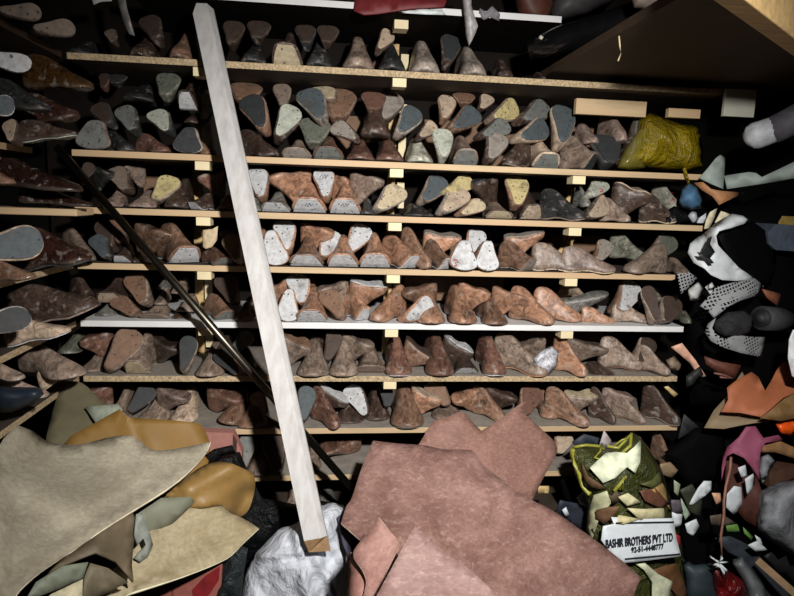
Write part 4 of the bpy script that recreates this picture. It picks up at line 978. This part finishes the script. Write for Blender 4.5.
blob('leather_roll', [(510, -20), (560, -20), (556, 8), (546, 24), (530, 26), (518, 14)], .12, .05, leather((84, 46, 34), .6), 'dark red-brown leather roll at the top, left of black roll', 'roll', step=7)
blob('leather_roll', [(558, -20), (630, -20), (612, 2), (586, 14), (556, 22), (550, 12)], .10, .05, leather((60, 58, 58), .6), 'dark grey leather roll at the top above black roll', 'roll', step=7)
blob('cloth_bundle', [(630, -8), (684, -14), (672, 2), (650, 10), (634, 8)], -.3, .03, leather((110, 98, 88), .7), 'grey crumpled cloth on the edge of loft board', 'cloth', step=6)
sheet('maroon_cloth', [(355, -12, .02), (450, -14, .02), (446, 2, -.01), (444, 7, -.02), (410, 9, -.02), (378, 14, -.02), (364, 15, -.02), (354, 11, -.02)], leather((112, 34, 38), .6), 'maroon leather draped over the topmost white shelf', 'leather hide', .004, folds=((360, -5, 362, 14, .008, 3),))
sheet('paper_strip', [(402, 13, -.012), (420, 9, -.012), (442, 10, -.012), (446, 15, -.012), (425, 14.5, -.012)], leather((206, 214, 214), .5), 'white paper strip under the maroon leather', 'paper', .002, step=5)
sheet('leather_strip', [(463, -14, -.03), (472, -14, -.03), (471, 5, -.035), (475, 18, -.04), (478, 26, -.04), (475, 34, -.035), (469, 46, -.03), (466, 34, -.03), (465, 20, -.035), (463, 4, -.03)], leather((156, 152, 152), .45), 'twisted grey strip hanging from the top shelf', 'leather strip', .003, step=4, folds=((467, 0, 471, 44, .008, 2.5),))
sheet('leather_strip', [(478, 16, .01), (480, 8, .0), (486, 12, 0), (492, 6, 0), (500, 14, 0), (499, 21, 0), (490, 17, 0), (484, 20, 0)], leather((122, 118, 124), .6), 'mauve-grey curled scrap beside the hanging grey strip', 'leather strip', .003, step=4)
sheet('leather_strip', [(116, -12, -.03), (124, -12, -.03), (127, 8, -.035), (131, 22, -.04), (135, 36, -.03), (129, 34, -.03), (124, 22, -.035), (119, 6, -.03)], leather((120, 116, 114), .4), 'grey strip hanging above the left end of top shelf', 'leather strip', .003, step=5)
sheet('paper_strip', [(90, -6, -.03), (110, -6, -.03), (112, 1, -.03), (100, 2, -.03), (94, 5, -.03)], leather((190, 190, 186), .5), 'white scrap at the top edge, left of the plank', 'paper', .002, step=5)
# ------------------------------------------------------------------ left odds and ends
blob('navy_cloth', [(-8, 386), (20, 387), (38, 388), (44, 394), (34, 404), (12, 412), (-8, 414)], -.42, .04, leather((28, 38, 50), .5, scale=18), 'navy blue cloth on the lowest left rack board', 'cloth', step=5, wrinkle=.008)
sheet('paper_tag', [(203, 247), (203, 230), (212, 229), (218, 226), (217, 240), (212, 247), (206, 249)], leather((216, 196, 160), .7, blot=(120, 80, 50), blotscale=40), 'crumpled stained pale tag on the bracket left of the plank', 'tag', .003, step=4, base=.015)
blob('crumpled_foil', [(533, 358), (542, 350), (552, 346), (559, 352), (557, 366), (548, 376), (536, 374)], -.0, .02, leather((188, 188, 194), .3, scale=110, amt=.6, bumps=.8), 'crumpled silvery plastic scrap on the sixth shelf', 'plastic', step=3, wrinkle=.012, ws=2.6)
# pen and stamp marks
def marks_on(px, py, pts, c, r=.0011):
    dg = bpy.context.evaluated_depsgraph_get(); d = ray(px, py); hit, loc, nrm, idx, ob, _ = SC.ray_cast(dg, Vector(CAM), Vector(d))
    if not hit or ob.name.split('.')[0] not in ('shoe_last', 'sole'): return
    P = []
    for (x, y) in pts:
        h2, l2, *_r = SC.ray_cast(dg, Vector(CAM), Vector(ray(px+x, py+y)))
        if not h2: return
        P.append(np.array(l2)-ray(px+x, py+y)*.0012)
    root = ob if ob.name.startswith('shoe_last') else ob.parent
    tube('pen_mark', P, r, leather(c, .6, bumps=0), root, 5)
bpy.context.view_layer.update()
RED, BLU = (176, 36, 40), (44, 52, 84)
for px, py, c in ((601, 192, RED), (673, 198, RED), (456, 263, RED)):
    marks_on(px, py, [(-2, -3), (1, -3), (2, -1), (-1, 0), (1, 2), (-2, 3)], c, .0016)
marks_on(673, 198, [(-4, -5), (4, -5), (4, 5), (-4, 5), (-4, -5)], RED)
for px, py in ((324, 176), (345, 205), (309, 205), (381, 196)):
    marks_on(px, py, [(-4, 1), (-2, -2), (-1, 2), (1, -2), (2, 1), (4, -1)], BLU)
# ------------------------------------------------------------------ light
ld = bpy.data.lights.new('work_lamp', 'SPOT'); lo = bpy.data.objects.new('work_lamp', ld); COL.objects.link(lo)
lo.location = (.25, -1.62, 1.79); tgt = Vector((.27, 0, 1.02)); lo.rotation_euler = (tgt-lo.location).to_track_quat('-Z', 'Y').to_euler()
ld.energy = 185; ld.spot_size = math.radians(100); ld.spot_blend = 1.0; ld.shadow_soft_size = .03; ld.color = (1.0, .972, .935)
w = bpy.data.worlds.new('world'); SC.world = w; w.use_nodes = True
w.node_tree.nodes['Background'].inputs[0].default_value = (.9, .95, 1, 1); w.node_tree.nodes['Background'].inputs[1].default_value = .012
SC.view_settings.view_transform = 'Standard'; SC.view_settings.look = 'None'; SC.view_settings.gamma = 1; SC.view_settings.exposure = 0
SC.view_settings.use_curve_mapping = False
